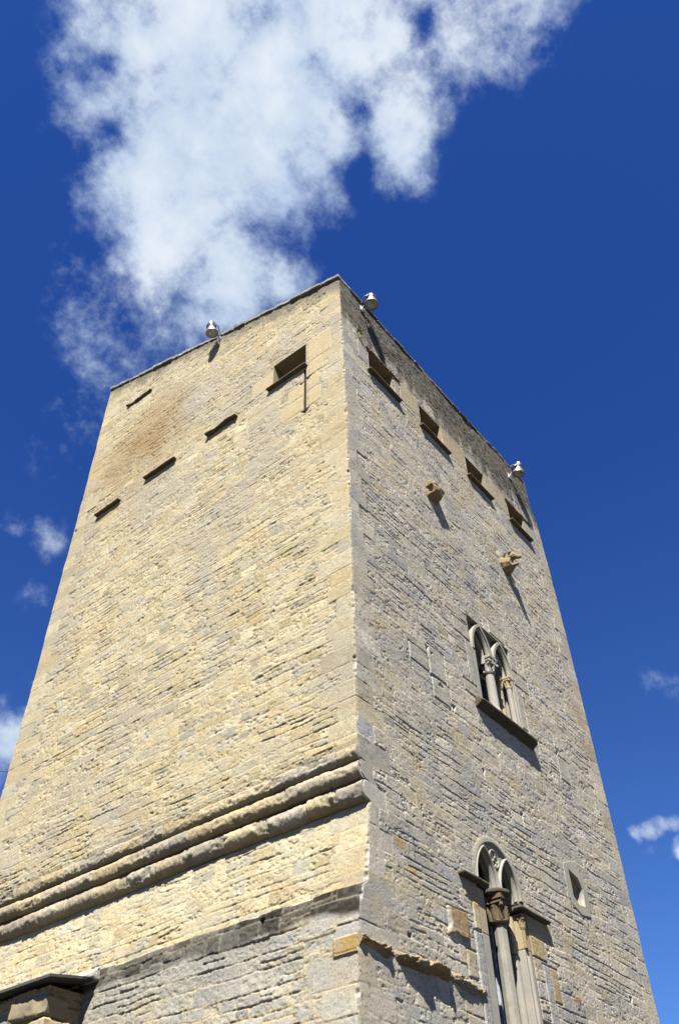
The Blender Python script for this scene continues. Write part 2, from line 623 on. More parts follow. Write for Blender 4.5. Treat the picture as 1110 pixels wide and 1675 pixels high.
def masonry(U, V, seed, hmin, hmax, lmin, lmax, palette, weights, edges, mortar, rough=1.0, joint=0.03, mort=(0.85, 0.024, 0.47, 0.64), qh=(0.30, 0.46), smooth_p=0.2, pit=1.0):
    """returns height (out of the wall) and colour on the grid; edges = quoined ends (u positions)"""
    rng = np.random.RandomState(seed)
    wob = 0.055 * (fbm(U * 0.4, V * 0.45, seed + 1, 2) - 0.5) + 0.040 * (vn(U * 1.8, V * 1.6, seed + 2) - 0.5) + 0.018 * (vn(U * 7, V * 7, seed + 3) - 0.5) + 0.010 * (vn(U * 21, V * 21, seed + 33) - 0.5)
    wobu = 0.05 * (vn(U * 2.2, V * 3.0, seed + 4) - 0.5) + 0.03 * (vn(U * 9, V * 9, seed + 5) - 0.5)
    Vw = V + wob
    Uw = U + wobu
    bounds = [V.min() - 1.0]
    while bounds[-1] < V.max() + 1.0:
        bounds.append(bounds[-1] + rng.uniform(hmin, hmax) * (1.0 if rng.rand() > 0.22 else 0.62))
    bounds = np.array(bounds)
    ci = np.clip(np.searchsorted(bounds, Vw) - 1, 0, len(bounds) - 2)
    tb = Vw - bounds[ci]
    ch = bounds[ci + 1] - bounds[ci]
    sid = np.zeros(U.shape, np.int64)
    du = np.zeros(U.shape)
    sp = np.zeros(U.shape)
    nid = 0
    flat_ci = ci.ravel()
    order = np.argsort(flat_ci, kind='stable')
    srt = flat_ci[order]
    st = np.searchsorted(srt, np.arange(len(bounds)))
    Uf = Uw.ravel()
    duf = du.ravel()
    sidf = sid.ravel()
    u0, u1 = U.min(), U.max()
    for k in range(len(bounds) - 1):
        idx = order[st[k]:st[k + 1]]
        hh = bounds[k + 1] - bounds[k]
        js = [u0 - 2 - rng.rand()]
        while js[-1] < u1 + 1:
            js.append(js[-1] + rng.uniform(lmin, lmax) * (0.6 + 0.6 * hh / hmax))
        js = np.array(js)
        if len(idx):
            us = Uf[idx]
            j = np.clip(np.searchsorted(js, us) - 1, 0, len(js) - 2)
            duf[idx] = np.minimum(us - js[j], js[j + 1] - us)
            sidf[idx] = nid + 2 * j
        nid += 2 * len(js)
    du = duf.reshape(U.shape)
    sid = sidf.reshape(U.shape)
    # some stones are two thin ones, one upon the other
    r = rng.rand(nid + 4)
    frac = 0.35 + 0.3 * rng.rand(nid + 4)
    split = (r[sid] < 0.24) & (ch > hmin * 0.95)
    cut = frac[sid] * ch
    upper = split & (tb > cut)
    lower = split & ~upper
    tv = np.minimum(np.where(upper, tb - cut, tb), np.where(lower, cut - tb, ch - tb))
    sid = sid + upper
    # dressed quoins at the ends
    q = np.zeros(U.shape)
    if edges:
        qb = [V.min() - 1.0]
        rq = np.random.RandomState(77)        # shared by both walls: the quoin courses run through
        while qb[-1] < V.max() + 1:
            qb.append(qb[-1] + rq.uniform(*qh))
        qb = np.array(qb)
        Vq = V + 0.012 * (vn(U * 3, V * 3, seed + 8) - 0.5)
        qi = np.clip(np.searchsorted(qb, Vq) - 1, 0, len(qb) - 2)
        for e, (ue, par, base) in enumerate(edges):
            rl = np.random.RandomState(100 + par + 7 * e)
            ql = np.where((np.arange(len(qb)) + par) % 2 == 0, 0.66, 0.38) + rl.uniform(-0.08, 0.16, len(qb))
            ql = ql * base
            dq = np.abs(U - ue)
            inq = dq < ql[qi] + 0.02 * (vn(U * 4, V * 4, seed + 9) - 0.5)
            q = np.where(inq, 1.0, q)
            du = np.where(inq, np.minimum(ql[qi] - dq, 9), du)
            tv = np.where(inq, np.minimum(Vq - qb[qi], qb[qi + 1] - Vq), tv)
            sid = np.where(inq, nid + 10 + e * 1000 + qi, sid)
    nmax = nid + 10 + 1000 * (len(edges) + 1)
    rs = np.random.RandomState(seed + 5)
    prot = rs.normal(0, 1, nmax)
    sm = rs.rand(nmax)
    til_u = rs.normal(0, 1, nmax)
    pitty = rs.rand(nmax)
    isq = q > 0.5
    smooth = np.where(isq, 0.92, (sm[sid] < smooth_p) * 0.75)
    dist = np.minimum(du * 1.3, tv)
    jw = np.where(isq, 0.014, 0.008 + 0.017 * vn(U * 5, V * 5, seed + 11))
    e = ss(dist, 0.0, jw)
    # joints: open and shadowy in some places, filled flush with mortar in others
    fill = fbm(U * 1.5, V * 1.7, seed + 12, 4)
    jd = joint * (0.15 + 1.1 * ss(fill, 0.40, 0.68)) * np.where(isq, 0.75, 1.0)
    jd = jd * np.where(du * 1.3 < tv, 0.55, 1.15)
    h = jd * (e - 1.0)
    ra = rough * (1 - 0.82 * smooth)
    h = h + np.where(isq, 0.004, 0.007) * prot[sid] * rough
    h = h + 0.03 * (vn(U * 0.5, V * 0.5, seed + 13) - 0.5) * (1 - q)
    n1 = fbm(U * 7.5, V * 9.5, seed + 20, 3, 0.6) - 0.5
    n2 = fbm(U * 19.0, V * 25.0, seed + 24, 3, 0.6) - 0.5
    h = h + ra * (0.014 * n1 + 0.012 * n2) + 0.003 * n2 * rough
    pn = fbm(U * 13.0, V * 18.0, seed + 28, 3, 0.6)
    pits = ss(pn, 0.58, 0.70) * (0.25 + 1.0 * pitty[sid]) * (1 - 0.8 * smooth)
    pk = ss(vn(U * 26, V * 34, seed + 41), 0.76, 0.95) * (1 - 0.6 * smooth)
    h = h - rough * pit * (0.024 * pits + 0.016 * pk)
    # colour of each stone
    pal = np.array(palette)
    pick = rs.choice(len(pal), size=nmax, p=np.array(weights) / sum(weights))
    val = np.clip(rs.normal(1.0, 0.11, nmax), 0.72, 1.28)
    c = pal[pick][sid] * val[sid][..., None]
    m1 = fbm(U * 3.2, V * 4.2, seed + 50, 4, 0.6)
    m2 = fbm(U * 14, V * 17, seed + 54, 3, 0.6)
    alt = pal[(pick + 1) % len(pal)][sid]
    c = c + (alt - c) * (0.6 * ss(m1, 0.47, 0.66))[..., None]
    c = c * (0.80 + 0.40 * m2)[..., None]
    mf = (1 - ss(dist, 0.3 * mort[1], mort[1])) * (1 - ss(fill, mort[2], mort[3])) * np.where(isq, 0.5, 1.0) * mort[0]
    c = c + (np.array(mortar) - c) * mf[..., None]
    return h, c, q, dist, sid


def wall_mesh(name, P, C, keep, flip, parent):
    """P: (rows, cols, 3) positions, C: colours, keep: faces to keep"""
    nr, nc = P.shape[:2]
    a = (np.arange(nr - 1)[:, None] * nc + np.arange(nc - 1)[None, :])
    quads = np.stack([a, a + 1, a + 1 + nc, a + nc], -1)[keep]
    if flip:
        quads = quads[:, ::-1]
    used = np.zeros(nr * nc, bool)
    used[quads.ravel()] = True
    remap = np.cumsum(used) - 1
    quads = remap[quads]
    co = P.reshape(-1, 3)[used]
    cc = np.concatenate([np.clip(C, 0.01, 0.9), np.ones(C.shape[:2] + (1,))], -1).reshape(-1, 4)[used]
    me = bpy.data.meshes.new(name)
    me.vertices.add(len(co))
    me.vertices.foreach_set('co', co.astype(np.float32).ravel())
    nq = len(quads)
    me.loops.add(nq * 4)
    me.loops.foreach_set('vertex_index', quads.astype(np.int32).ravel())
    me.polygons.add(nq)
    me.polygons.foreach_set('loop_start', (np.arange(nq) * 4).astype(np.int32))
    me.polygons.foreach_set('loop_total', np.full(nq, 4, np.int32))
    at = me.color_attributes.new('Col', 'FLOAT_COLOR', 'POINT')
    at.data.foreach_set('color', cc.astype(np.float32).ravel())
    me.update(calc_edges=True)
    me.polygons.foreach_set('use_smooth', np.ones(nq, bool))
    return link(name, me, M_STONE, parent)


def lines(segs, snaps):
    out = []
    for (a, b, d) in segs:
        n = max(1, int(round((b - a) / d)))
        out += list(a + (b - a) * np.arange(n) / n)
    out.append(segs[-1][1])
    out = np.array(out)
    for s in snaps:
        out[np.argmin(np.abs(out - s))] = s
    return np.unique(out)


WX = 9.95          # wall on the right: along X, faces -Y
WY = 9.98          # wall on the left: along Y, faces -X
EAVES = 22.32
SLOPE = 0.345      # the roof climbs towards the far end of the left wall


def prof(z):
    """x of the left wall's face at height z (it corbels out over the rolls, and batters below)"""
    return np.interp(z, [0, 4.6, 5.75, 6.35, 6.42, 6.75, 7.30, 7.62, 7.66, 7.70, 8.0, 8.30, 8.44, 8.50, 8.6, 10, 12, 14.2, 16.5, 19.3, 22.4],
                     [-.34, -.21, -.13, -.035, .075, .12, .19, .235, .25, .33, .28, .21, .17, .02, .0, .016, .04, .055, .05, .02, -.02])


ROLLS = [(8.52, 8.285, 0.004, -0.012, 0.095), (8.268, 7.985, 0.095, 0.018, 0.165), (7.966, 7.655, 0.165, 0.080, 0.285)]


def roll_curve(s, zt, zb, xt, xo, xb):
    """half-round section: quick swell at the top, long undercut belly"""
    up = np.clip(s / 0.4, 0, 1) * math.pi / 2
    dn = np.clip((s - 0.4) / 0.6, 0, 1) * math.pi / 2
    zm = zt - 0.42 * (zt - zb)
    x = np.where(s < 0.4, xo + (xt - xo) * (1 - np.sin(up)), xo + (xb - xo) * (1 - np.cos(dn)))
    z = np.where(s < 0.4, zt - (zt - zm) * (1 - np.cos(up)), zm - (zm - zb) * np.sin(dn))
    return x, z


def prof_end(z):
    """the left wall's profile with the rolls, as it shows at the near corner"""
    x = prof(z)
    for rp in ROLLS:
        xr, zr = roll_curve(np.linspace(0, 1, 60), *rp)
        x = np.where((z < rp[0]) & (z > rp[1]), np.minimum(x, np.interp(-z, -zr, xr)), x)
    return x


# openings: windows under the eaves (x0, x1, z0, z1)
TOPW = [(1.09, 2.13, 19.32, 20.22), (3.34, 4.36, 19.26, 20.18), (5.60, 6.58, 19.22, 20.06), (7.86, 8.78, 19.18, 19.98)]
LW = (1.155, 2.25, 19.40, 20.33)                 # the same on the left wall, along Y
LOOP = (1.145, 1.215, 17.66, 19.26)              # arrow loop
UG = (4.20, 6.02, 11.30, 13.56)                  # upper twin window
ENC = pointed(3.13, 4.65, 7.42, 8.24, 20)        # outline of the lower twin window's head
DIA = [(6.84, 8.70), (7.22, 8.63), (7.39, 8.46), (7.32, 8.06), (7.04, 8.02), (6.84, 8.15)]


def inpoly(poly, X, Z):
    ins = np.zeros(X.shape, bool)
    n = len(poly)
    for i in range(n):
        xa, za = poly[i]
        xb, zb = poly[(i + 1) % n]
        if za == zb:
            continue
        c = ((za > Z) != (zb > Z)) & (X < (xb - xa) * (Z - za) / (zb - za) + xa)
        ins ^= c
    return ins


def grow(poly, d):
    cx = sum(p[0] for p in poly) / len(poly)
    cz = sum(p[1] for p in poly) / len(poly)
    out = []
    for (x, z) in poly:
        v = Vector((x - cx, z - cz))
        v = v * (1 + d / v.length)
        out.append((cx + v.x, cz + v.y))
    return out


zsn = [v for t in TOPW for v in t[2:]] + [LW[2], LW[3], LOOP[2], LOOP[3], UG[2], UG[3]]
ZS = lines([(0, 4.2, 0.07), (4.2, 9.5, 0.0125), (9.5, 15.0, 0.016), (15.0, 26.2, 0.02)], zsn)
XS = lines([(0, WX, 0.0145)], [v for t in TOPW for v in t[:2]] + [UG[0], UG[1]])
YS = lines([(0, 3.5, 0.0145), (3.5, WY, 0.019)], [LW[0], LW[1], LOOP[0], LOOP[1]])
ZR = ZS[ZS <= EAVES + 0.03]

TOWER = empty("stone_tower", (4.95, 4.95, 0))
tag(TOWER, "tall square tower of rough cream limestone with Gothic twin windows, filling the photo", "tower")

# ---------------------------------------------------------------- left wall
Yg, Zg = np.meshgrid(YS, ZS)
CREAM = [(.56, .465, .285), (.60, .52, .35), (.55, .445, .26), (.53, .465, .325), (.49, .45, .35), (.555, .44, .275)]
h, c, q, dist, sid = masonry(Yg, Zg, 11, 0.15, 0.25, 0.20, 0.48, CREAM, [4, 4, 2.4, 2.5, 1.6, 0.8], [(0.0, 0, 1.0), (WY, 1, 1.15)], (.60, .53, .36), 0.46, 0.0135, (0.9, 0.026, 0.50, 0.68), pit=1.35)
h2, c2, q2, dist2, sid2 = masonry(Yg, Zg, 47, 0.17, 0.27, 0.22, 0.50, [(.47, .44, .36), (.42, .40, .35), (.48, .43, .31), (.37, .36, .33)], [3, 2.5, 2, 1.5], [(0.0, 0, 1.1)], (.54, .44, .26), 1.15, 0.015, (0.95, 0.036, 0.62, 0.80), (0.34, 0.42), 0.05, 0.35)
jag = 0.075 * (hsh(np.floor((Yg + 0.12 * vn(Yg * 1.7, Yg * 0, 6)) / 0.42), np.zeros(Yg.shape), 9) - 0.5) * ss(Yg, .3, .6)
low = ss(Zg + jag + 0.06 * (vn(Yg * 1.1, Zg * 0 + 3, 5) - 0.5) + 0.03 * (vn(Yg * 9, Zg * 4, 5) - 0.5), 6.375, 6.40)       # 0: the older base, 1: the tower above
low = np.where(Zg > 6.6, 1.0, low)
h = h2 + (h - h2) * low
c = c * np.array([.915, .925, .91])
c = c2 + (c - c2) * low[..., None]
h = h + 0.05 * ss(Zg, 5.5, 6.3) * (1 - low) * ss(Yg, .1, .45)
c = np.where((Zg < 8.4)[..., None] & (low > 0.5)[..., None], c * np.array([1.03, 1.04, 1.05]), c)   # sheltered, unweathered stone
# weathering with shapes of its own
st = fbm(Yg * 0.55, Zg * 0.5, 90, 4, 0.55)
c = mixc(c, (.40, .37, .30), 0.55 * ss(st, 0.55, 0.72))
c = mixc(c, (.50, .36, .18), 0.32 * ss(fbm(Yg * 0.8 + 30, Zg * 0.9, 91, 4, 0.6), 0.60, 0.74))
far = ss(Yg + 0.9 * (fbm(Yg * 0.7, Zg * 0.35, 92, 3) - 0.5), 8.5, 9.6) * ss(21.5 - Zg, 0, 3.0)
c = mixc(c, (.37, .35, .30), 0.45 * far * (1 - 0.6 * q))
brown = np.exp(-(((Yg - 7.2) / 2.1) ** 2 + ((Zg - 21.0 - (7.3 - Yg) * 0.15) / 1.55) ** 2)) * (0.55 + 0.9 * (fbm(Yg * 1.8, Zg * 1.6, 93, 3) - 0.3))
c = mixc(c, (.34, .225, .10), np.clip(1.15 * brown, 0, 0.85))
greyp = np.exp(-(((Yg - 5.0) / 0.8) ** 2 + ((Zg - 21.3) / 0.7) ** 2))
c = mixc(c, (.44, .42, .38), np.clip(0.7 * greyp, 0, 0.6))
topd = ss(Zg - (EAVES + SLOPE * Yg) + 0.9 * (fbm(Yg * 1.6, Zg * 0.5, 94, 4, 0.6) - 0.45), -0.75, -0.05)
c = mixc(c, (.13, .115, .09), 0.8 * topd)
# pale smooth ashlar round the window and the loop
for (a, b, z0, z1) in ((0.62, 1.06, 18.9, 19.4), (0.75, 1.12, 18.35, 18.8), (1.22, 1.75, 18.3, 18.75), (1.25, 1.95, 17.75, 18.25), (0.70, 1.10, 17.75, 18.3), (0.35, 1.1, 19.45, 20.35), (2.3, 3.0, 19.5, 20.1)):
    mk = ss(np.minimum(np.minimum(Yg - a, b - Yg), np.minimum(Zg - z0, z1 - Zg)), 0.0, 0.02)
    h = h * (1 - mk * 0.8) + 0.008 * mk
    c = mixc(c, (.58, .46, .27), mk * 0.75)
ledg = fbm(Yg * 1.1, Zg * 1.0, 97, 4, 0.6)
c = mixc(c, (.33, .32, .28), (1 - low) * (0.30 + 0.5 * ss(ledg, 0.42, 0.62)) * ss(Zg, 4.2, 6.0))
# dark weathered ledge along the top of the older base, more ragged to the left
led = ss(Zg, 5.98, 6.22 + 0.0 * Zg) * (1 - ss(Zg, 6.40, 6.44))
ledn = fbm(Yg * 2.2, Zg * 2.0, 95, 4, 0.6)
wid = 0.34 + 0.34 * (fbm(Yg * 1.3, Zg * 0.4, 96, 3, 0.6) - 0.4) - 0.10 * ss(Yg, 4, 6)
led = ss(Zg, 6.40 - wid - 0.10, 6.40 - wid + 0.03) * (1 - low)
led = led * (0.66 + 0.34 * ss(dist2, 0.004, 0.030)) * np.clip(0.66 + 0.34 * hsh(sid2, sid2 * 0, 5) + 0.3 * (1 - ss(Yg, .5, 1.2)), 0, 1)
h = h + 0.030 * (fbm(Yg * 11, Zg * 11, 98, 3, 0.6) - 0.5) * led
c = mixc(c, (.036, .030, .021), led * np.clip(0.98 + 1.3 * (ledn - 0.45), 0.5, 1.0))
c = mixc(c, (.30, .29, .26), 0.0 * low)
# the ochre quoin under the string course
mk = ss(np.minimum(0.42 - Yg, np.minimum(Zg - 5.44, 5.70 - Zg)), 0, 0.03)
c = mixc(c, (.40, .26, .09), mk * (0.25 + 0.7 * ss(ledn, 0.38, 0.6)))
h = h + 0.03 * mk * (0.4 + ledn)
# drain hole in the base and a few lost stones
for (a, z0, sx, sz, dp) in ((1.76, 6.22, 0.06, 0.075, 0.22), (9.9, 19.0, 0.07, 0.09, 0.1), (3.2, 9.9, 0.05, 0.03, 0.06)):
    tri = ss(1 - np.abs(Yg - a) / (sx * np.clip((Zg - z0 + sz) / (2 * sz), 0.05, 1.0)), 0.0, 0.25) * (np.abs(Zg - z0) < sz)
    h = h - dp * tri
near = np.minimum(np.maximum(np.maximum(LW[0] - Yg, Yg - LW[1]), np.maximum(LW[2] - Zg, Zg - LW[3])),
                  np.maximum(np.maximum(LOOP[0] - Yg, Yg - LOOP[1]), np.maximum(LOOP[2] - Zg, Zg - LOOP[3])))
h = h * ss(near, 0.0, 0.05)
for (a, z0, sx, sz, dp) in ((1.085, 18.82, .09, .06, .14), (1.29, 18.76, .08, .05, .10), (1.18, 17.62, .13, .06, .12), (1.10, 17.68, .06, .03, .06)):
    h = h - dp * ss(1 - np.abs(Yg - a) / (sx * np.clip((Zg - z0 + sz) / (2 * sz), 0.05, 1.0)), 0.0, 0.25) * (np.abs(Zg - z0) < sz)
HL = h
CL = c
# ---------------------------------------------------------------- right wall
Xg, Zr = np.meshgrid(XS, ZR)
c_lift = 1.15
GREY = [(.46, .42, .34), (.50, .46, .38), (.42, .40, .35), (.48, .42, .30), (.39, .385, .37), (.44, .39, .29)]
h, c, q, dist, sid = masonry(Xg, Zr, 23, 0.16, 0.27, 0.24, 0.56, GREY, [4, 3.4, 2.6, 2, 1.4, 1], [(0.0, 1, 1.05), (WX, 0, 1.0)], (.54, .48, .36), 0.40, 0.0105, (0.9, 0.026, 0.48, 0.66), (0.30, 0.46), 0.33)
c = c * c_lift
blue = ss(fbm(Xg * 0.9, Zr * 1.0, 120, 5, 0.6), 0.55, 0.70)
c = mixc(c, (.32, .325, .33), 0.45 * blue)
yel = ss(fbm(Xg * 1.3 + 11, Zr * 1.5, 121, 5, 0.6), 0.58, 0.70)
c = mixc(c, (.52, .43, .26), 0.45 * yel)
spots = ss(vn(Xg * 24, Zr * 26, 122), 0.74, 0.88) * ss(fbm(Xg * 0.7, Zr * 0.8, 123, 3), 0.4, 0.62)
c = mixc(c, (.13, .125, .12), 0.7 * spots)
# black weathering streaks under the eaves
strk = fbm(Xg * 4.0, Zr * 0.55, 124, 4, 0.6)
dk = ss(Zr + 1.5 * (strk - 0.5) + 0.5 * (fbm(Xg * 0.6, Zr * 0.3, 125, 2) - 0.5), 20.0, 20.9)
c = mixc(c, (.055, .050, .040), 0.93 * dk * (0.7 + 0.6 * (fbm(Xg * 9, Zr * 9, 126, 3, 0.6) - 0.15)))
c = mixc(c, (.30, .19, .11), 0.55 * ss(fbm(Xg * 5, Zr * 12, 127, 3), 0.64, 0.74) * ss(Zr, 19.6, 20.6))
# pale dressed blocks between and beside the windows, with warmer stone
for i, (a, b, z0, z1) in enumerate(((2.45, 3.30, 19.55, 20.3), (4.40, 5.52, 19.40, 20.25), (6.62, 7.80, 19.30, 20.2), (8.84, 9.6, 19.3, 20.0), (0.66, 1.05, 19.5, 20.3), (2.18, 2.42, 19.5, 20.3))):
    mk = ss(np.minimum(np.minimum(Xg - a, b - Xg), np.minimum(Zr - z0, z1 - Zr)) + 0.05 * (vn(Xg * 5, Zr * 5, 300 + i) - 0.5), 0.0, 0.02)
    h = h * (1 - mk * 0.75) + 0.006 * mk
    c = mixc(c, ((.50, .41, .24), (.47, .38, .22), (.46, .39, .26), (.42, .40, .35), (.38, .37, .33), (.40, .37, .30))[i], mk * 0.8)
# smooth ashlar beside the twin windows, brown and pale replaced blocks
for (a, b, z0, z1, col, f, dh) in ((3.55, 4.22, 12.76, 13.15, (.46, .43, .35), .85, .008), (3.95, 4.22, 11.62, 12.74, (.44, .43, .39), .85, .008),
                                   (3.65, 4.22, 11.30, 11.60, (.47, .42, .32), .8, .008), (6.00, 6.28, 11.5, 12.6, (.44, .42, .37), .8, .008),
                                   (6.00, 6.7, 12.62, 13.0, (.46, .43, .36), .8, .008), (5.2, 5.9, 13.6, 14.0, (.46, .43, .35), .6, .006), (6.0, 6.3, 13.02, 13.5, (.43, .41, .36), .7, .006),
                                   (2.42, 2.98, 11.05, 11.75, (.45, .43, .38), .55, .002), (1.75, 2.38, 11.05, 11.45, (.46, .42, .34), .5, .002), (2.45, 3.05, 10.55, 11.02, (.45, .43, .37), .5, .002),
                                   (7.5, 7.98, 10.9, 11.5, (.44, .42, .37), .7, .006),
                                   (2.12, 2.66, 6.26, 6.68, (.37, .26, .13), .9, .045), (2.92, 3.12, 7.0, 7.22, (.44, .34, .17), .8, .012),
                                   (2.70, 3.10, 6.98, 7.24, (.46, .38, .22), .9, .014), (2.90, 3.10, 6.52, 6.96, (.53, .46, .30), .9, .014), (2.86, 3.10, 4.2, 6.50, (.40, .40, .38), .92, .014),
                                   (2.55, 2.82, 5.75, 6.15, (.44, .38, .26), .7, .01),
                                   (4.66, 5.56, 6.92, 7.26, (.44, .36, .22), .85, .014), (4.66, 5.20, 6.55, 6.90, (.48, .37, .18), .85, .016), (5.0, 5.28, 4.2, 6.50, (.41, .40, .37), .9, .014),
                                   (5.24, 5.52, 5.95, 6.5, (.42, .31, .15), .8, .012)):
    mk = ss(np.minimum(np.minimum(Xg - a, b - Xg), np.minimum(Zr - z0, z1 - Zr)) + (0.10 if f == .9 and a < 2.2 else 0.025) * (vn(Xg * 7, Zr * 7, int(a * 100)) - 0.5), 0.0, 0.022)
    rim = np.exp(-(np.minimum(np.minimum(Xg - a, b - Xg), np.minimum(Zr - z0, z1 - Zr)) / 0.012) ** 2)
    h = h * (1 - mk * 0.8) + dh * mk + 0.010 * mk * (fbm(Xg * 12, Zr * 12, 205, 3) - 0.5) - 0.02 * rim
    c = mixc(c, col, mk * f * (0.7 + 0.5 * vn(Xg * 5, Zr * 6, 206)))
# small ochre flakes
for (a, z0, s) in ((1.0, 7.25, .20), (1.25, 6.95, .12), (3.0, 6.9, .10), (5.4, 5.35, .14)):
    g = np.exp(-(((Xg - a) / s) ** 2 + ((Zr - z0) / (s * .45)) ** 2)) * (0.5 + fbm(Xg * 9, Zr * 9, 208, 3))
    c = mixc(c, (.50, .32, .10), np.clip(g, 0, .85))
# reddish run of brick repair near the far edge
g = np.exp(-(((Xg - 9.55) / 0.35) ** 2 + ((Zr - 13.0) / 0.9) ** 2)) * ss(fbm(Xg * 4, Zr * 7, 209, 3), 0.42, 0.62)
c = mixc(c, (.45, .27, .15), np.clip(g * 0.9, 0, .7))
# putlog holes and lost corners
for (a, z0, sx, sz, dp, up) in ((2.40, 11.62, .05, .06, .16, 1), (2.53, 11.55, .05, .03, .1, 1), (3.93, 9.60, .05, .07, .18, 1), (5.22, 9.18, .055, .09, .2, 1), (7.57, 11.55, .06, .06, .16, 1),
                              (8.59, 6.63, .06, .10, .2, 1), (4.9, 5.52, .22, .06, .16, 0), (3.12, 10.60, .08, .08, .16, 1), (2.75, 10.95, .09, .05, .08, -1), (1.05, 5.95, .05, .03, .08, 0), (6.1, 6.15, .13, .045, .0, 0)):
    t = np.clip((Zr - z0 + sz) / (2 * sz), 0.05, 1.0)
    if up == -1:
        t = 1 - t + .05
    if up == 0:
        t = t * 0 + 1
    tri = ss(1 - np.abs(Xg - a) / (sx * t), 0.0, 0.25) * (np.abs(Zr - z0) < sz)
    h = h - dp * tri
c = mixc(c, (.33, .20, .11), ss(np.minimum(0.13 - np.abs(Xg - 6.1), 0.045 - np.abs(Zr - 6.15)), 0, .012))
near = np.full(Xg.shape, 9.0)
for (a, b, z0, z1) in TOPW + [UG, (3.10, 4.68, 2.6, 7.43)]:
    near = np.minimum(near, np.maximum(np.maximum(a - Xg, Xg - b), np.maximum(z0 - Zr, Zr - z1)))
near = np.minimum(near, np.where(Zr > 7.42, np.hypot((Xg - 3.89), (Zr - 7.42) * 0.93) - 0.80, 9))
h = h * ss(near, 0.0, 0.05)
h = np.where((Xg < 0.5) & (Zr > 7.6) & (Zr < 8.56), np.maximum(h, 0.002), h)
HR = h
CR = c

# join the two walls along the near corner
cl = HL[:len(ZR), 0]
cr = HR[:, 0]
chip = 0.03 * ss(fbm(ZR * 3.0, ZR * 0 + 0.5, 140, 4, 0.6), 0.52, 0.75) + 0.012 * fbm(ZR * 14, ZR * 0, 141, 3)
PL = np.zeros(Yg.shape + (3,))
ye = np.interp(ZS, [0, 8, 12, 14, 17, 19, 22.4, 25.3, 27], [10.03, 10.03, 10.0, 9.99, 10.0, 9.94, 9.88, 9.93, 9.93])[:, None] - WY
yend = ye * ss(Yg, WY - 1.5, WY) + 0.02 * (vn(Zg * 2.6, Zg * 0, 142) - 0.5) * ss(Yg, WY - .3, WY) + HL * 0.7 * ss(Yg, WY - 0.05, WY)
pz = prof(ZS)[:, None]
# the ledge dies away towards the corner
lz = np.interp(ZS, [0, 4.6, 5.75, 6.75], [0, 0, 0, 0])[:, None]
PL[..., 0] = pz - HL
hrc = np.zeros(len(ZS))
hrc[:len(ZR)] = cr - chip
chl = np.zeros(len(ZS))
chl[:len(ZR)] = chip
PL[..., 0] += (chl[:, None] + 0 * Yg) * (1 - ss(Yg, 0.0, 0.05))
PL[..., 1] = Yg + yend - hrc[:, None] * (1 - ss(Yg, 0.0, 0.07))
PL[..., 2] = Zg
fc_y = (YS[:-1] + YS[1:])[None, :] / 2 + 0 * ZS[:-1, None]
fc_z = (ZS[:-1] + ZS[1:])[:, None] / 2 + 0 * YS[None, :-1]
keep = fc_z < EAVES + SLOPE * fc_y
keep &= ~((fc_y > LW[0]) & (fc_y < LW[1]) & (fc_z > LW[2]) & (fc_z < LW[3]))
keep &= ~((fc_y > LOOP[0]) & (fc_y < LOOP[1]) & (fc_z > LOOP[2]) & (fc_z < LOOP[3]))
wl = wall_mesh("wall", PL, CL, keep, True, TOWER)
wl['label'] = "sunlit warm cream wall face with the rolls along its foot"

PR = np.zeros(Xg.shape + (3,))
xe = np.interp(ZR, [0, 4.6, 6.6, 8, 9.5, 10.75, 13.5, 15.8, 18, 20.8, 21.05, 22.0, 23], [9.74, 9.76, 9.80, 9.82, 9.88, 9.93, 9.98, 10.0, 10.0, 9.90, 9.70, 9.72, 9.72])[:, None] - WX
xend = xe * ss(Xg, WX - 1.2, WX) + 0.025 * (vn(Zr * 2.6, Zr * 0, 143) - 0.5) * ss(Xg, WX - .3, WX) + HR * 0.7 * ss(Xg, WX - 0.05, WX)
shift = (prof_end(ZR)[:, None]) * (1 - ss(Xg, 0.0, 0.9)) + (chip - cl)[:, None] * (1 - ss(Xg, 0.0, 0.07))
PR[..., 0] = Xg + xend + shift
PR[..., 1] = -HR + chip[:, None] * (1 - ss(Xg, 0.0, 0.05))
PR[..., 2] = Zr
fx = (XS[:-1] + XS[1:])[None, :] / 2 + 0 * ZR[:-1, None]
fz = (ZR[:-1] + ZR[1:])[:, None] / 2 + 0 * XS[None, :-1]
keep = np.ones(fx.shape, bool)
for (a, b, z0, z1) in TOPW + [UG]:
    keep &= ~((fx > a) & (fx < b) & (fz > z0) & (fz < z1))
keep &= ~inpoly(ENC, fx, fz)
keep &= ~((fx > 3.10) & (fx < 4.68) & (fz > 2.6) & (fz < 7.43))
keep &= ~inpoly(DIA, fx, fz)
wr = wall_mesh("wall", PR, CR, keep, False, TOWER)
wr['label'] = "greyer wall face in raking light with all the Gothic windows"


# ---------------------------------------------------------------- the two hidden sides, roof, coping
def hidden_sides():
    for (x0, x1, y0, y1) in ((9.25, 9.72, 0.35, 9.4), (0.35, 9.2, 9.4, 9.84)):
        m = MB()
        k = 24
        xs = [(x0 if x1 - x0 > 1 else y0) + ((x1 - x0) if x1 - x0 > 1 else (y1 - y0)) * i / k for i in range(k + 1)]
        for i in range(k):
            a, b = xs[i], xs[i + 1]
            if x1 - x0 > 1:
                m.box(a, b, y0, y1, 0, EAVES + SLOPE * y0 - 0.1)
            else:
                m.box(x0, x1, a, b, 0, EAVES + SLOPE * a - 0.1)
        m.build("wall", M_WARM, TOWER)


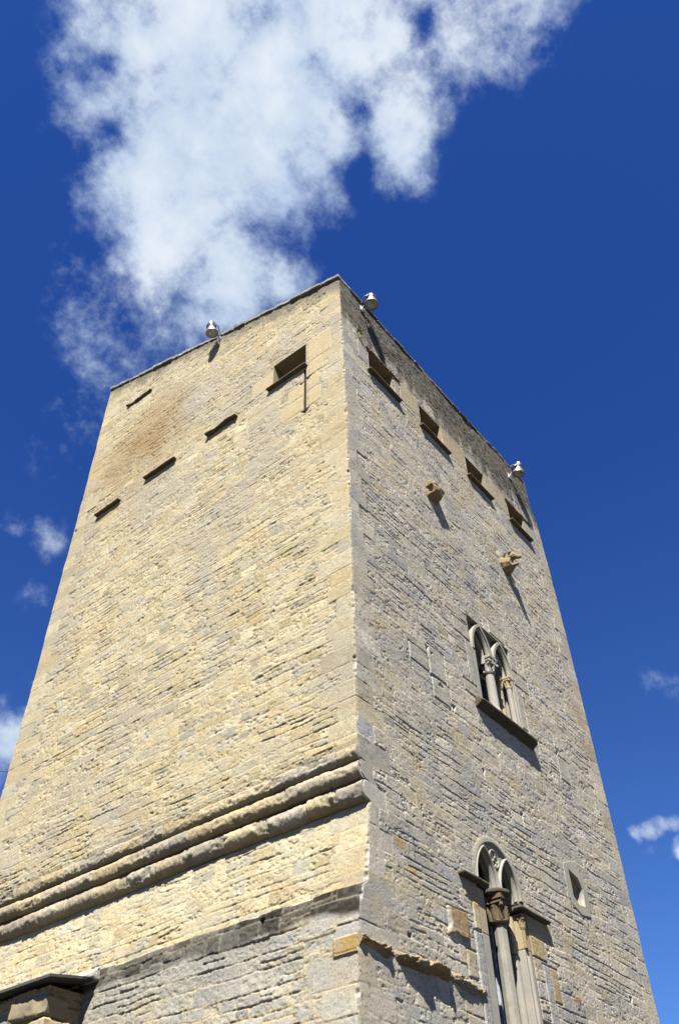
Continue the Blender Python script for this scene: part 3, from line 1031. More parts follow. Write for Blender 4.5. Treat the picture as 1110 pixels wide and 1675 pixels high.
hidden_sides()
m = MB()
za, zb = EAVES - 0.02 + SLOPE * 0.06, EAVES + SLOPE * 9.8 - 0.02
m.add([(0.04, 0.06, za), (9.66, 0.06, za), (9.66, 9.8, zb), (0.04, 9.8, zb),
       (0.04, 0.06, za + .06), (9.66, 0.06, za + .06), (9.66, 9.8, zb + .06), (0.04, 9.8, zb + .06)],
      [(0, 3, 2, 1), (4, 5, 6, 7), (0, 1, 5, 4), (1, 2, 6, 5), (2, 3, 7, 6), (3, 0, 4, 7)])
m.build("roof", M_TILE, TOWER)
rng = random.Random(5)


def coping_row(name, a0, a1, along_y):
    """one run of thin worn slabs bedded along a wall head"""
    bm = bmesh.new()
    a = a0
    i = 0
    while a < a1 - 0.05:
        ln = min(rng.uniform(0.38, 0.75), a1 - a)
        g = 0.008
        th = 0.085 + rng.uniform(-.015, .02)
        pj = 0.045 + rng.uniform(-.015, .025)
        if along_y:
            z0, z1 = EAVES - 0.035 + SLOPE * a, EAVES - 0.035 + SLOPE * (a + ln)
            vs = [(-pj + prof(22.4), a + g, z0), (0.5, a + g, z0), (0.5, a + ln - g, z1), (-pj + prof(22.4), a + ln - g, z1)]
            th += 0.035
        else:
            z0 = z1 = EAVES - 0.05 - 0.10 * math.sin(math.pi * min(1, a / 9.6)) + rng.uniform(-.012, .012)
            if a > 8.9:
                z0 = z1 = z0 - rng.uniform(0.0, 0.10)
            vs = [(a + g, -pj + .02, z0), (a + ln - g, -pj + .02, z1), (a + ln - g, 0.5, z1 + .1), (a + g, 0.5, z0 + .1)]
            th -= 0.03
        k = [bm.verts.new(p) for p in vs] + [bm.verts.new((p[0], p[1], p[2] + th)) for p in vs]
        for f in ((0, 3, 2, 1), (4, 5, 6, 7), (0, 1, 5, 4), (1, 2, 6, 5), (2, 3, 7, 6), (3, 0, 4, 7)):
            bm.faces.new([k[q] for q in f])
        a += ln
        i += 1
    bmesh.ops.recalc_face_normals(bm, faces=list(bm.faces))
    bmesh.ops.bevel(bm, geom=list(bm.edges), offset=0.014, segments=1, affect='EDGES')
    bmesh.ops.subdivide_edges(bm, edges=[e for e in bm.edges if e.calc_length() > .15], cuts=4, use_grid_fill=True)
    for v in bm.verts:
        v.co += mnoise.noise_vector(v.co * 5) * 0.022 + mnoise.noise_vector(v.co * 17) * 0.012
    me = bpy.data.meshes.new(name)
    bm.to_mesh(me)
    bm.free()
    return link(name, me, M_COPING, TOWER)


coping_row("verge_coping", -0.02, 9.93, True)
coping_row("eaves_coping", 0.42, 9.62, False)


# ---------------------------------------------------------------- three corbel rolls across the left wall
def roll(name, zt, zb, xt, xo, xb, seed, label):
    """a half-round course: zt/zb top and bottom, xt/xb where it meets the wall, xo how far out it swells"""
    ys = np.concatenate([[0.0], np.arange(0.016, 9.98, 0.016)])
    ns = 22
    sv = np.linspace(0, 1, ns)
    Yr, Sr = np.meshgrid(ys, sv)
    # stones along the course
    rg = np.random.RandomState(seed)
    js = [-.3]
    while js[-1] < 11:
        js.append(js[-1] + rg.uniform(0.45, 0.95))
    js = np.array(js)
    j = np.clip(np.searchsorted(js, Yr) - 1, 0, len(js) - 2)
    dj = np.minimum(Yr - js[j], js[j + 1] - Yr)
    off = rg.normal(0, 1, len(js))
    offz = rg.normal(0, 1, len(js))
    er = rg.rand(len(js))
    ang = math.pi * Sr
    X0, hz = roll_curve(Sr, zt, zb, xt, xo, xb)
    er_n = fbm(Yr * 3.0, Sr * 2.2 + seed, seed + 60, 4, 0.6)
    fine = fbm(Yr * 16, Sr * 7 + seed, seed + 64, 3, 0.6) - 0.5
    X = X0 + 0.013 * off[j] * np.sin(ang)
    damage = ss(er_n, 0.52, 0.75) * (0.3 + er[j]) * np.sin(ang)
    X = X + 0.034 * damage - 0.038 * fine * np.sin(ang) - 0.010 * (er_n - .5) * np.sin(ang)
    X = X + 0.038 * (1 - ss(dj, 0.0, 0.014)) * np.sin(ang)
    Z = hz + 0.008 * offz[j] + 0.012 * fine + 0.03 * (vn(Yr * .5, Yr * 0, 31) - .5)
    # the hidden back of the course
    P = np.stack([X, Yr, Z], -1)
    back0 = P[:1].copy()
    back0[..., 0] = 0.42
    back1 = P[-1:].copy()
    back1[..., 0] = 0.42
    P = np.concatenate([back0, P, back1], 0)
    P[:, 0, 1] = 0.012
    pal = np.array([(.50, .42, .27), (.46, .40, .29), (.53, .43, .26), (.41, .37, .29)])
    cc = pal[rg.randint(0, len(pal), len(js))][j] * (0.85 + .3 * er[j])[..., None]
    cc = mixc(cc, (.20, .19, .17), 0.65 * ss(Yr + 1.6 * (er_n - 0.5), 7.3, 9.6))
    cc = mixc(cc, (.24, .18, .095), 0.6 * ss(Sr + 0.3 * (er_n - .5), 0.52, 0.80))  # lower half browned: shade of the underside mixed into the colour
    cc = mixc(cc, (.30, .27, .20), 0.5 * ss(er_n, .55, .7))
    cc = mixc(cc, (.43, .40, .33), 0.9 * (1 - ss(Yr, 0.0, 0.05)))
    cc = cc * (0.82 + 0.5 * (fine + .4))[..., None]
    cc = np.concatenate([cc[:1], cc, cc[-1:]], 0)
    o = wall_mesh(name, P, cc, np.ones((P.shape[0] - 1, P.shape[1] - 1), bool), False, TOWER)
    # close the end that shows at the near corner
    me = o.data
    bm = bmesh.new()
    bm.from_mesh(me)
    bm.verts.ensure_lookup_table()
    end = sorted([v for v in bm.verts if v.co.y < 0.0121 and v.co.y > 0.0119], key=lambda v: v.index)
    if len(end) > 2:
        bm.faces.new(end).smooth = False
    bmesh.ops.recalc_face_normals(bm, faces=list(bm.faces))
    bm.to_mesh(me)
    bm.free()
    o['label'] = label
    return o


roll("roll_moulding", *ROLLS[0], 3, "uppermost of the three half-round stone courses")
roll("roll_moulding", *ROLLS[1], 8, "middle one of the three half-round stone courses")
roll("roll_moulding", *ROLLS[2], 13, "lowest half-round stone course, shaded brown and undercut below")

# ---------------------------------------------------------------- broken string course on the right wall
xs = np.arange(-0.13, 2.98, 0.014)
sv = np.linspace(0, 1, 26)
Xs, Ss = np.meshgrid(xs, sv)
n_ = fbm(Xs * 3.2, Ss * 1.6, 400, 4, 0.6)
f_ = fbm(Xs * 15, Ss * 8, 404, 3, 0.6) - 0.5
prj = 0.165 - 0.03 * ss(Xs, 1.95, 2.1) - 0.05 * ss(Xs, 0.8, 0.0) - 0.20 * ss(n_, 0.46, 0.66) * ss(Ss, .2, .5) * (0.4 + ss(Xs, 1.9, 2.2))
prj = prj * (1 - 0.75 * np.exp(-((Xs - 0.62) / 0.12) ** 2) - 0.6 * np.exp(-((Xs - 2.02) / 0.10) ** 2) - 0.35 * np.exp(-((Xs - 1.35) / 0.07) ** 2)) * (0.9 + 0.35 * ss(Xs, .8, 1.2) * ss(1.95 - Xs, 0, .2))
prj = prj * (1 - 0.35 * ss(Xs, 2.2, 2.98))
th_ = math.pi * Ss
prof_s = np.where(Ss < 0.5, ss(Ss, 0, 0.40) ** 0.8, np.clip(1 - ((Ss - 0.5) / 0.5) ** 1.6, 0, 1))
Ys = -(prj * prof_s + 0.10 * (n_ - .5) * np.sin(th_) + 0.05 * f_ * np.sin(th_)) + 0.03
Zs_ = 5.72 - 0.20 * Ss - 0.02 * np.sin(Xs * 2) + 0.04 * f_ + 0.07 * (n_ - .5) - 0.05 * ss(Xs, 2.0, 2.9)
P = np.stack([Xs, Ys, Zs_], -1)
pal = np.array([(.38, .27, .11), (.33, .29, .22), (.46, .33, .13)])
cc = mixc(mixc(np.ones(Xs.shape + (3,)) * pal[1], pal[2], ss(n_, .42, .6)), (.20, .15, .09), 0.7 * ss(Ss + .4 * (n_ - .5), .5, .75) * ss(1.0 - np.abs(Xs - 1.2) / 1.2, 0, .4))  # brown stain below, with the course's undershade painted into it
cc = mixc(cc, (.23, .19, .16), .6 * (1 - ss(Ss, .1, .35)))
cc = cc * (0.8 + .6 * (f_ + .35))[..., None]
cc = mixc(cc, (.40, .27, .10), 0.6 * (1 - ss(Xs + .1 * n_, 0.0, 0.2)))
o = wall_mesh("string_course", P, cc, np.ones((P.shape[0] - 1, P.shape[1] - 1), bool), True, TOWER)
bm = bmesh.new()
bm.from_mesh(o.data)
bm.verts.ensure_lookup_table()
bm.faces.new(sorted([v for v in bm.verts if v.co.x < -0.1299], key=lambda v: v.index)).smooth = False
bm.to_mesh(o.data)
bm.free()

# ---------------------------------------------------------------- windows under the eaves: right wall
for i, (a, b, z0, z1) in enumerate(TOPW):
    m = MB()
    d = 0.62
    y0 = 0.0
    m.add([(a, y0, z0), (b, y0, z0), (b, y0, z1), (a, y0, z1), (a, d, z0), (b, d, z0), (b, d, z1), (a, d, z1)],
          [(0, 1, 5, 4), (1, 2, 6, 5), (2, 3, 7, 6), (3, 0, 4, 7)])
    wn_ = m.build("window", M_LINTEL, TOWER)
    m = MB()
    k = 6
    for q_ in range(k):
        w0 = a + 0.001 + (b - a - .002) * q_ / k
        w1 = a + 0.001 + (b - a - .002) * (q_ + 1) / k
        m.box(w0 + .004, w1 - .004, d - .05, d + .02, z0, z1)
    m.build("shutter", M_WOOD, wn_, bevel=0.004)
    sx0 = (1.0, 3.26, 5.52, 7.78)[i]
    sx1 = (2.36, 4.62, 6.82, 9.02)[i]
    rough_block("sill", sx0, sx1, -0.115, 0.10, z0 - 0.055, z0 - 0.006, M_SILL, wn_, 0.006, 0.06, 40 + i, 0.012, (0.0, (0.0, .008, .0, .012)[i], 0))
    if i in (0, 3):
        m = MB()
        x = a - .12
        while x < b + .3:
            ln = rng.uniform(.16, .26)
            m.box(x, x + ln - .01, -0.035 - rng.uniform(0, .02), 0.05, z1 + .004, z1 + .03 + rng.uniform(0, .01))
            x += ln
        m.build("lintel_tiles", M_TILE, wn_, bevel=0.005)
# left wall
a, b, z0, z1 = LW
x0 = float(prof(19.9))
m = MB()
d = 0.62
m.add([(x0, a, z0), (x0, b, z0), (x0, b, z1), (x0, a, z1), (d, a, z0), (d, b, z0), (d, b, z1), (d, a, z1)],
      [(4, 5, 1, 0), (5, 6, 2, 1), (6, 7, 3, 2), (7, 4, 0, 3)])
wn_ = m.build("window", M_LINTEL, TOWER)
m = MB()
for q_ in range(6):
    m.box(d - .05, d + .02, a + .001 + (b - a - .002) * q_ / 6 + .004, a + .001 + (b - a - .002) * (q_ + 1) / 6 - .004, z0, z1)
m.build("shutter", M_WOOD, wn_, bevel=0.004)
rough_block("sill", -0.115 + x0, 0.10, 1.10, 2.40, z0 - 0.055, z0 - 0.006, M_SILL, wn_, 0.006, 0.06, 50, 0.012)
# arrow loop below it, with a small cross notch
a, b, z0, z1 = LOOP
xl = float(prof(18.5))
m = MB()
m.add([(xl, a, z0), (xl, b, z0), (xl, b, z1), (xl, a, z1), (.5, a, z0), (.5, b, z0), (.5, b, z1), (.5, a, z1)],
      [(4, 5, 1, 0), (5, 6, 2, 1), (6, 7, 3, 2), (7, 4, 0, 3), (5, 4, 7, 6)])
m.build("arrow_loop", M_BLACK, TOWER)  # black lining stands in for the darkness inside the slot
# sills left over from the walled-up windows of the left wall
for (ya, yb, z, sd, amp, pj) in ((3.45, 4.55, 19.27, 61, 0.035, .085), (5.72, 6.93, 19.23, 62, 0.010, .095), (7.90, 8.92, 19.05, 63, 0.010, .095), (7.50, 8.66, 23.76, 64, 0.035, .085)):
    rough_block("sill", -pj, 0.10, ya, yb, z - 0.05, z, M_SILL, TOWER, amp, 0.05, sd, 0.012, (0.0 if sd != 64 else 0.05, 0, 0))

# ---------------------------------------------------------------- upper twin window
UW = plate("window", [(UG[0], 12.70), (4.40, 12.70)] + pointed(4.40, 5.06, 12.78, 13.42, 12) + [(5.06, 12.70), (5.30, 12.70)] + pointed(5.30, 5.94, 12.78, 13.42, 12) + [(5.94, 12.70), (UG[1], 12.70), (UG[1], UG[3]), (UG[0], UG[3])],
           [], 0.15, 0.34, M_PALE, TOWER)
UW['label'] = "upper twin window with two pointed arches and a round column"
m = MB()     # the deep reveal: sides, head and floor, a back wall round the glass
a, b, z0, z1 = UG
d = 0.62
m.add([(a, 0, z0), (b, 0, z0), (b, 0, z1), (a, 0, z1), (a, d, z0), (b, d, z0 + .12), (b, d, z1), (a, d, z1)],
      [(0, 1, 5, 4), (1, 2, 6, 5), (2, 3, 7, 6), (3, 0, 4, 7)])
m.build("reveal", M_PALE, UW)
for (xa, xb) in ((4.36, 5.10), (5.26, 5.98)):
    m = MB()
    path = [(xa, 12.70)] + pointed(xa, xb, 12.78, 13.50, 16) + [(xb, 12.70)]
    sweep(m, path, -0.005, 0.10, -0.005, 0.060)
    sweep(m, path, 0.02, 0.12, -0.075, 0.0, roll=True)
    sweep(m, path, 0.13, 0.27, -0.13, -0.045, roll=True)
    sweep(m, path, 0.20, 0.44, -0.12, -0.03)
    m.build("arch", M_PALE, UW, smooth=True)


def capital(mb_name, x, y, z0, z1, r, wtop, m_stone, parent, seed, leafy=True):
    """bell, square abacus, volutes and leaves, neck ring"""
    m = MB()
    hgt = z1 - z0
    za_ = z1 - hgt * 0.30
    m.lathe([(r * 1.0, z0 - .05), (r * 1.28, z0 - .012), (r * 1.34, z0 + .012), (r * 1.1, z0 + .035), (r * 1.06, z0 + hgt * .22), (r * 1.12, z0 + hgt * .48), (wtop * .44, za_)], (x, y, 0), n=20)
    m.box(x - wtop / 2, x + wtop / 2, y - wtop / 2, y + wtop / 2, za_ + hgt * .13, z1)
    m.box(x - wtop * .45, x + wtop * .45, y - wtop * .45, y + wtop * .45, za_ - .004, za_ + hgt * .12)
    if leafy:
        for k in range(8):
            t = math.pi / 4 * k
            cx, sx_ = math.cos(t), math.sin(t)
            q = 1.0 if k % 2 else 0.86
            rr = wtop * .5 * q
            m.tube([(x + cx * r * 1.08, y + sx_ * r * 1.08, z0 + .03), (x + cx * r * 1.25, y + sx_ * r * 1.25, z0 + hgt * .35), (x + cx * rr * 1.05, y + sx_ * rr * 1.05, z0 + hgt * .58),
                    (x + cx * rr * 1.16, y + sx_ * rr * 1.16, z0 + hgt * .50)], r * .30, 7, r * .20)
            if k % 2:
                m.lathe([(0.004, -.03), (r * .30, -.022), (r * .30, .022), (0.004, .03)], (x + cx * rr * 1.22, y + sx_ * rr * 1.22, z0 + hgt * .57), (-sx_, cx, 0), 10)
    return m.build(mb_name, m_stone, parent, smooth=True)


m = MB()
m.lathe([(.118, 11.40), (.118, 11.46), (.145, 11.50), (.145, 11.54), (.112, 11.58), (.104, 11.64), (.100, 12.3), (.097, 12.55)], (5.16, .15, 0), n=28)
m.build("column", M_PALE, UW, smooth=True)
capital("capital", 5.16, .15, 12.50, 12.90, .10, .33, M_PALE, UW, 1)
for (x, y, r, zt) in ((5.90, .10, .062, 12.50), (5.80, .30, .085, 12.50)):
    m = MB()
    m.lathe([(r * 1.3, 11.42), (r * 1.3, 11.48), (r * 1.05, 11.55), (r, 11.6), (r, zt)], (x, y, 0), n=20)
    m.build("colonnette", M_WARM if y > .2 else M_PALE, UW, smooth=True)
    capital("capital", x, y, zt - .02, zt + .25, r * .95, r * 3.0, M_WARM, UW, 2)
capital("capital", 4.36, .10, 12.52, 12.76, .05, .14, M_PALE, UW, 3)
for bx in ((UG[0] + .002, 4.40, 0.012, 0.20, 11.42, 12.69), (UG[0] + .002, 4.34, 0.205, 0.45, 11.42, 12.69), (5.96, UG[1] - .002, 0.012, 0.20, 11.42, 12.69)):
    m = MB()
    m.box(*bx)
    m.build("jamb", M_PALE, UW, bevel=0.008)


def glazing(x0, x1, z0, z1, y, n_mull, zbars, parent):
    m = MB()
    m.add([(x0, y, z0), (x1, y, z0), (x1, y, z1), (x0, y, z1)], [(0, 1, 2, 3)])
    m.build("glass", M_GLASS, parent)
    m = MB()
    for q in range(n_mull + 1):
        x = x0 + (x1 - x0) * q / n_mull
        m.box(x - .022, x + .022, y - .055, y - .003, z0, z1)
    for z in zbars:
        m.box(x0, x1, y - .045, y - .005, z - .012, z + .012)
    m.build("window_frame", M_FRAME, parent, bevel=0.003)


glazing(4.35, 5.98, 11.38, 13.54, .50, 4, (12.0, 12.7), UW)
m = MB()                                  # moulded sill: thin lip, underside raking back to the wall
k = 30
for q in range(k + 1):
    x = 4.00 + 2.28 * q / k
    w_ = 0.012 * mnoise.noise(Vector((x * 5, 1, 2)))
    e_ = 0.05 if q in (0, k) else 0.0
    m.v += [(x, 0.05, 11.30), (x, -0.16 + w_ + e_, 11.245), (x, -0.19 + w_ + e_, 11.22), (x, -0.19 + w_ + e_, 11.185 + w_), (x, -0.15 + w_, 11.15), (x, 0.0, 11.05 + w_), (x, 0.05, 11.05)]
for q in range(k):
    for g_ in range(7):
        n_ = (g_ + 1) % 7
        m.f.append((q * 7 + g_, q * 7 + n_, (q + 1) * 7 + n_, (q + 1) * 7 + g_))
m.f += [tuple(range(7)), tuple(range(k * 7, k * 7 + 7))[::-1]]
m.build("sill", M_SHADE, UW)

# ---------------------------------------------------------------- lower twin window
L1 = pointed(3.22, 3.84, 7.42, 8.02, 14)
L2 = pointed(3.98, 4.58, 7.42, 8.02, 14)


def circle(x, z, r, n=20):
    return [(x + r * math.cos(2 * math.pi * k / n), z + r * math.sin(2 * math.pi * k / n)) for k in range(n)]


QC = (3.905, 7.955)
QH = [circle(QC[0] + dx, QC[1] + dz, .050, 14) for dx, dz in ((0, .072), (.072, 0), (0, -.072), (-.072, 0))]
outer = [(3.10, 7.37), (3.22, 7.37)] + L1 + [(3.84, 7.37), (3.98, 7.37)] + L2 + [(4.58, 7.37), (4.68, 7.37)] + pointed(3.10, 4.68, 7.42, 8.275, 20)[::-1]
MOUCH = [[(3.60, 8.075), (3.70, 8.02), (3.745, 8.03), (3.735, 8.12), (3.70, 8.125)], [(4.045, 8.03), (4.09, 8.02), (4.19, 8.075), (4.09, 8.125), (4.055, 8.12)]]
LWIN = plate("window", outer, QH + MOUCH, 0.038, 0.22, M_PALE, TOWER, 0.006)
LWIN['label'] = "tall lower twin window with a pierced quatrefoil between its arches"
m = MB()
sweep(m, ENC, -0.006, 0.09, -0.014, 0.018)
sweep(m, ENC, 0.0, 0.05, -0.036, -0.012, roll=True)
m.build("hood_mould", M_PALE, LWIN, smooth=True)
for P_ in (L1, L2):
    m = MB()
    sweep(m, P_, -0.020, 0.06, 0.012, 0.058, roll=True)
    sweep(m, P_, 0.05, 0.13, -0.025, 0.012, roll=True)
    m.build("arch", M_PALE, LWIN, smooth=True)
m = MB()
for rr, ra in ((.150, .016),):
    pts = [(QC[0] + rr * math.cos(t), 0.035, QC[1] + rr * math.sin(t)) for t in [2 * math.pi * k / 28 for k in range(29)]]
    m.tube(pts, ra, 8)
for dx, dz in ((0, .072), (.072, 0), (0, -.072), (-.072, 0)):
    pts = [(QC[0] + dx + .056 * math.cos(t), 0.042, QC[1] + dz + .056 * math.sin(t)) for t in [2 * math.pi * k / 18 for k in range(19)]]
    m.tube(pts, .011, 6)
m.build("quatrefoil", M_PALE, LWIN, smooth=True)
m = MB()
d = 0.75
m.add([(3.11, 0, 2.6), (4.67, 0, 2.6), (4.67, 0, 7.42), (3.11, 0, 7.42), (3.11, d, 2.6), (4.67, d, 2.6), (4.67, d, 7.42), (3.11, d, 7.42)],
      [(0, 1, 5, 4), (1, 2, 6, 5), (3, 0, 4, 7)])
hp = pointed(3.11, 4.67, 7.42, 8.255, 14)
vs, fs = [], []
for (x, z) in hp:
    vs += [(x, 0.0, z), (x, d, z)]
for k in range(len(hp) - 1):
    fs.append((2 * k, 2 * k + 1, 2 * k + 3, 2 * k + 2))
m.add(vs, fs)
m.build("reveal", M_LINTEL, LWIN)
m = MB()
m.lathe([(.16, 2.75), (.16, 2.9), (.125, 3.0), (.118, 3.1), (.112, 6.92)], (3.90, .10, 0), n=8)
m.build("column", M_GREY, LWIN, bevel=0.006)
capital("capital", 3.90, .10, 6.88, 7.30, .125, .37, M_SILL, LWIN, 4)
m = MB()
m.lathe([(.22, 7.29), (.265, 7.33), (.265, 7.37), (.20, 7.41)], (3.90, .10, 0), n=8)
m.build("abacus", M_SHADE, LWIN, bevel=0.006)
# jambs: two orders with rolls, warm blocks at the top
for (nm, bx, mt) in (("jamb", (3.09, 3.32, .003, .26, 2.7, 6.52), M_PALE), ("jamb", (3.09, 3.32, .003, .26, 6.525, 7.24), M_WARM),
                     ("jamb", (4.46, 4.69, .003, .22, 2.7, 6.60), M_PALE), ("jamb", (4.46, 4.69, .003, .22, 6.605, 7.18), M_WARM)):
    m = MB()
    m.box(*bx)
    m.build(nm, mt, LWIN, bevel=0.014)
m = MB()
m.lathe([(.075, 2.7), (.070, 6.52)], (4.44, .20, 0), n=16)
m.lathe([(.045, 2.7), (.042, 6.5)], (4.55, .008, 0), n=12)
m.build("colonnette", M_PALE, LWIN, smooth=True)
m = MB()
m.lathe([(.072, 6.54), (.072, 7.14)], (4.44, .20, 0), n=16)
m.build("colonnette", M_WARM, LWIN, smooth=True)
m = MB()
m.lathe([(.040, 6.62), (.040, 6.98)], (4.50, .0, 0), n=12)
m.build("colonnette", M_OCHRE, LWIN, smooth=True)
capital("capital", 4.50, .0, 6.96, 7.17, .042, .11, M_OCHRE, LWIN, 6)
capital("capital", 3.32, .10, 7.00, 7.20, .04, .10, M_OCHRE, LWIN, 7)
rough_block("impost", 2.58, 3.34, -0.12, 0.28, 7.275, 7.34, M_SHADE, LWIN, 0.008, 0.05, 81, 0.02)
rough_block("impost", 4.36, 5.40, -0.12, 0.28, 7.215, 7.28, M_SHADE, LWIN, 0.008, 0.05, 82, 0.02)
glazing(3.14, 4.65, 2.7, 8.2, .52, 4, (5.2, 6.6), LWIN)

# ---------------------------------------------------------------- small slit framed by one slab
slab = grow(DIA, .15)
slab = [(6.66, 8.74), (7.05, 8.90), (7.42, 8.72), (7.58, 8.34), (7.46, 7.92), (7.08, 7.86), (6.72, 7.98), (6.63, 8.34)]
hole = [(6.85, 8.69), (7.21, 8.62), (7.38, 8.46), (7.31, 8.07), (7.05, 8.03), (6.85, 8.15)]
SLIT = plate("window", slab, [hole], -0.014, 0.10, M_PALE, TOWER, 0.012)
SLIT['label'] = "small splayed slit cut through a single pale slab"
m = MB()
vs = [(x, 0.09, z) for x, z in hole] + [(6.98 + (x - 7.1) * .55, 0.50, 8.36 + (z - 8.36) * .7) for x, z in hole]
k = len(hole)
m.add(vs, [(i, (i + 1) % k, k + (i + 1) % k, k + i) for i in range(k)] + [tuple(range(k, 2 * k))])
m.build("reveal", M_WARM, SLIT)

# ---------------------------------------------------------------- carved water spout and the stump of another
m = MB()
m.lathe([(.24, 0), (.23, .10), (.17, .24), (.13, .30)], (6.76, 0.05, 16.62), (0, -1, 0.05), 10, 1.15)
m.lathe([(.02, -.02), (.105, .03), (.12, .12), (.10, .20), (.06, .26)], (6.76, -.16, 16.84), (0, -1, -0.02), 10, .95)       # head
m.tube([(6.76, -.24, 16.86), (6.76, -.36, 16.80), (6.77, -.47, 16.735), (6.77, -.50, 16.72)], .085, 8, .040)               # upper jaw
m.tube([(6.76, -.16, 16.56), (6.76, -.28, 16.54), (6.76, -.40, 16.535)], .080, 8, .042)                                   # lower jaw
m.lathe([(.01, -.05), (.055, 0), (.01, .05)], (6.66, -.27, 16.93), (0, -1, 0), 8)
m.lathe([(.01, -.05), (.055, 0), (.01, .05)], (6.86, -.27, 16.93), (0, -1, 0), 8)
m.tube([(6.62, -.10, 16.86), (6.60, -.17, 16.93), (6.60, -.15, 17.0)], .05, 6, .02)
m.tube([(6.90, -.10, 16.86), (6.92, -.17, 16.93), (6.92, -.15, 17.0)], .05, 6, .02)
g = remeshed("gargoyle", m, 0.016, M_OCHRE, TOWER, 0.012, 8.0, 2.0, 1)
g['label'] = "ochre carved beast spout with open jaws"
m = MB()
m.add([(3.10, .06, 16.40), (3.55, .06, 16.38), (3.72, .06, 16.74), (3.06, .06, 16.78), (3.20, -.26, 16.56), (3.50, -.24, 16.54), (3.58, -.27, 16.77), (3.14, -.29, 16.80)],
      [(0, 3, 2, 1), (4, 5, 6, 7), (0, 1, 5, 4), (1, 2, 6, 5), (2, 3, 7, 6), (3, 0, 4, 7)])
m.box(3.08, 3.24, -.20, .05, 16.70, 16.84)
g = remeshed("corbel", m, 0.02, M_OCHRE, TOWER, 0.022, 6.0, 5.0, 1)
g['label'] = "broken ochre stump of a carved spout"

# ---------------------------------------------------------------- lean-to at the foot of the left wall
LEAN = empty("stone_outbuilding", (-0.6, 8.5, 0))
tag(LEAN, "low stone lean-to with a thin dark slab roof against the foot of the cream wall", "outbuilding")
ys = lines([(5.56, 12.0, 0.016)], [])
zs = lines([(0, 4.4, 0.08), (4.4, 6.02, 0.0125)], [])
Y3, Z3 = np.meshgrid(ys, zs)
h3, c3, q3, d3, s3 = masonry(Y3, Z3, 71, 0.20, 0.34, 0.30, 0.65, [(.40, .34, .22), (.42, .39, .32), (.46, .38, .22), (.34, .32, .27)], [3, 2.5, 2, 1.5], [], (.48, .36, .18), 1.7, 0.055)
P3 = np.stack([-0.80 - h3, Y3, Z3], -1)
LWALL = wall_mesh("wall", P3, c3, np.ones((len(zs) - 1, len(ys) - 1), bool), True, LEAN)
xs3 = lines([(-0.80, 0.10, 0.016)], [])
X4, Z4 = np.meshgrid(xs3, zs)
h4, c4, q4, d4, s4 = masonry(X4, Z4, 72, 0.20, 0.34, 0.30, 0.5, [(.40, .31, .17), (.36, .30, .20), (.44, .34, .18)], [3, 2, 2], [], (.48, .36, .18), 1.0, 0.04)
bl = 1 - ss(X4, -0.80, -0.70)
P4 = np.stack([X4 - h3[:, :1] * bl, 5.56 - h4 * (1 - bl), Z4], -1)
wall_mesh("wall", P4, c4, np.ones((len(zs) - 1, len(xs3) - 1), bool), False, LEAN)
m = MB()
a = 5.30
while a < 12:
    ln = rng.uniform(.9, 1.3) if a > 5.4 else 1.75
    m.add([(-1.03, a, 6.035), (-1.03, a + ln - .012, 6.035), (-0.06, a + ln - .012, 6.19), (-0.06, a, 6.19),
           (-1.03, a, 6.085), (-1.03, a + ln - .012, 6.085), (-0.06, a + ln - .012, 6.24), (-0.06, a, 6.24)],
          [(0, 1, 2, 3), (7, 6, 5, 4), (0, 4, 5, 1), (1, 5, 6, 2), (2, 6, 7, 3), (3, 7, 4, 0)])
    a += ln
m.build("slab_roof", M_SLATE, LEAN, bevel=0.008)
m = MB()                                  # mortar fillet between slab and wall
for (ya, yb) in ((5.27, 6.6), (6.6, 12.0)):
    m.add([(-.42, ya, 6.17), (-.06, ya, 6.17), (-.06, ya, 6.36), (-.14, ya, 6.36), (-.42, yb, 6.17), (-.06, yb, 6.17), (-.06, yb, 6.30), (-.14, yb, 6.30)],
          [(0, 1, 2, 3), (7, 6, 5, 4), (0, 4, 5, 1), (1, 5, 6, 2), (2, 6, 7, 3), (3, 7, 4, 0)])
o = remeshed("mortar_fillet", m, 0.02, M_MORTAR, LEAN, 0.03, 5.0, 3.0, 1)
rough_block("corner_stone", -0.90, -0.46, 5.47, 6.35, 5.58, 5.86, M_LINTEL, LEAN, 0.030, 0.04, 91, 0.03, (0.02, 0.04, 0.03))
rough_block("corner_stone", -0.87, -0.34, 5.46, 6.10, 5.30, 5.56, M_WARM, LEAN, 0.030, 0.04, 92, 0.03, (0, -0.03, -0.02))
rough_block("corner_stone", -0.60, -0.06, 5.47, 5.80, 5.02, 5.32, M_WARM, LEAN, 0.03, 0.04, 93, 0.03)


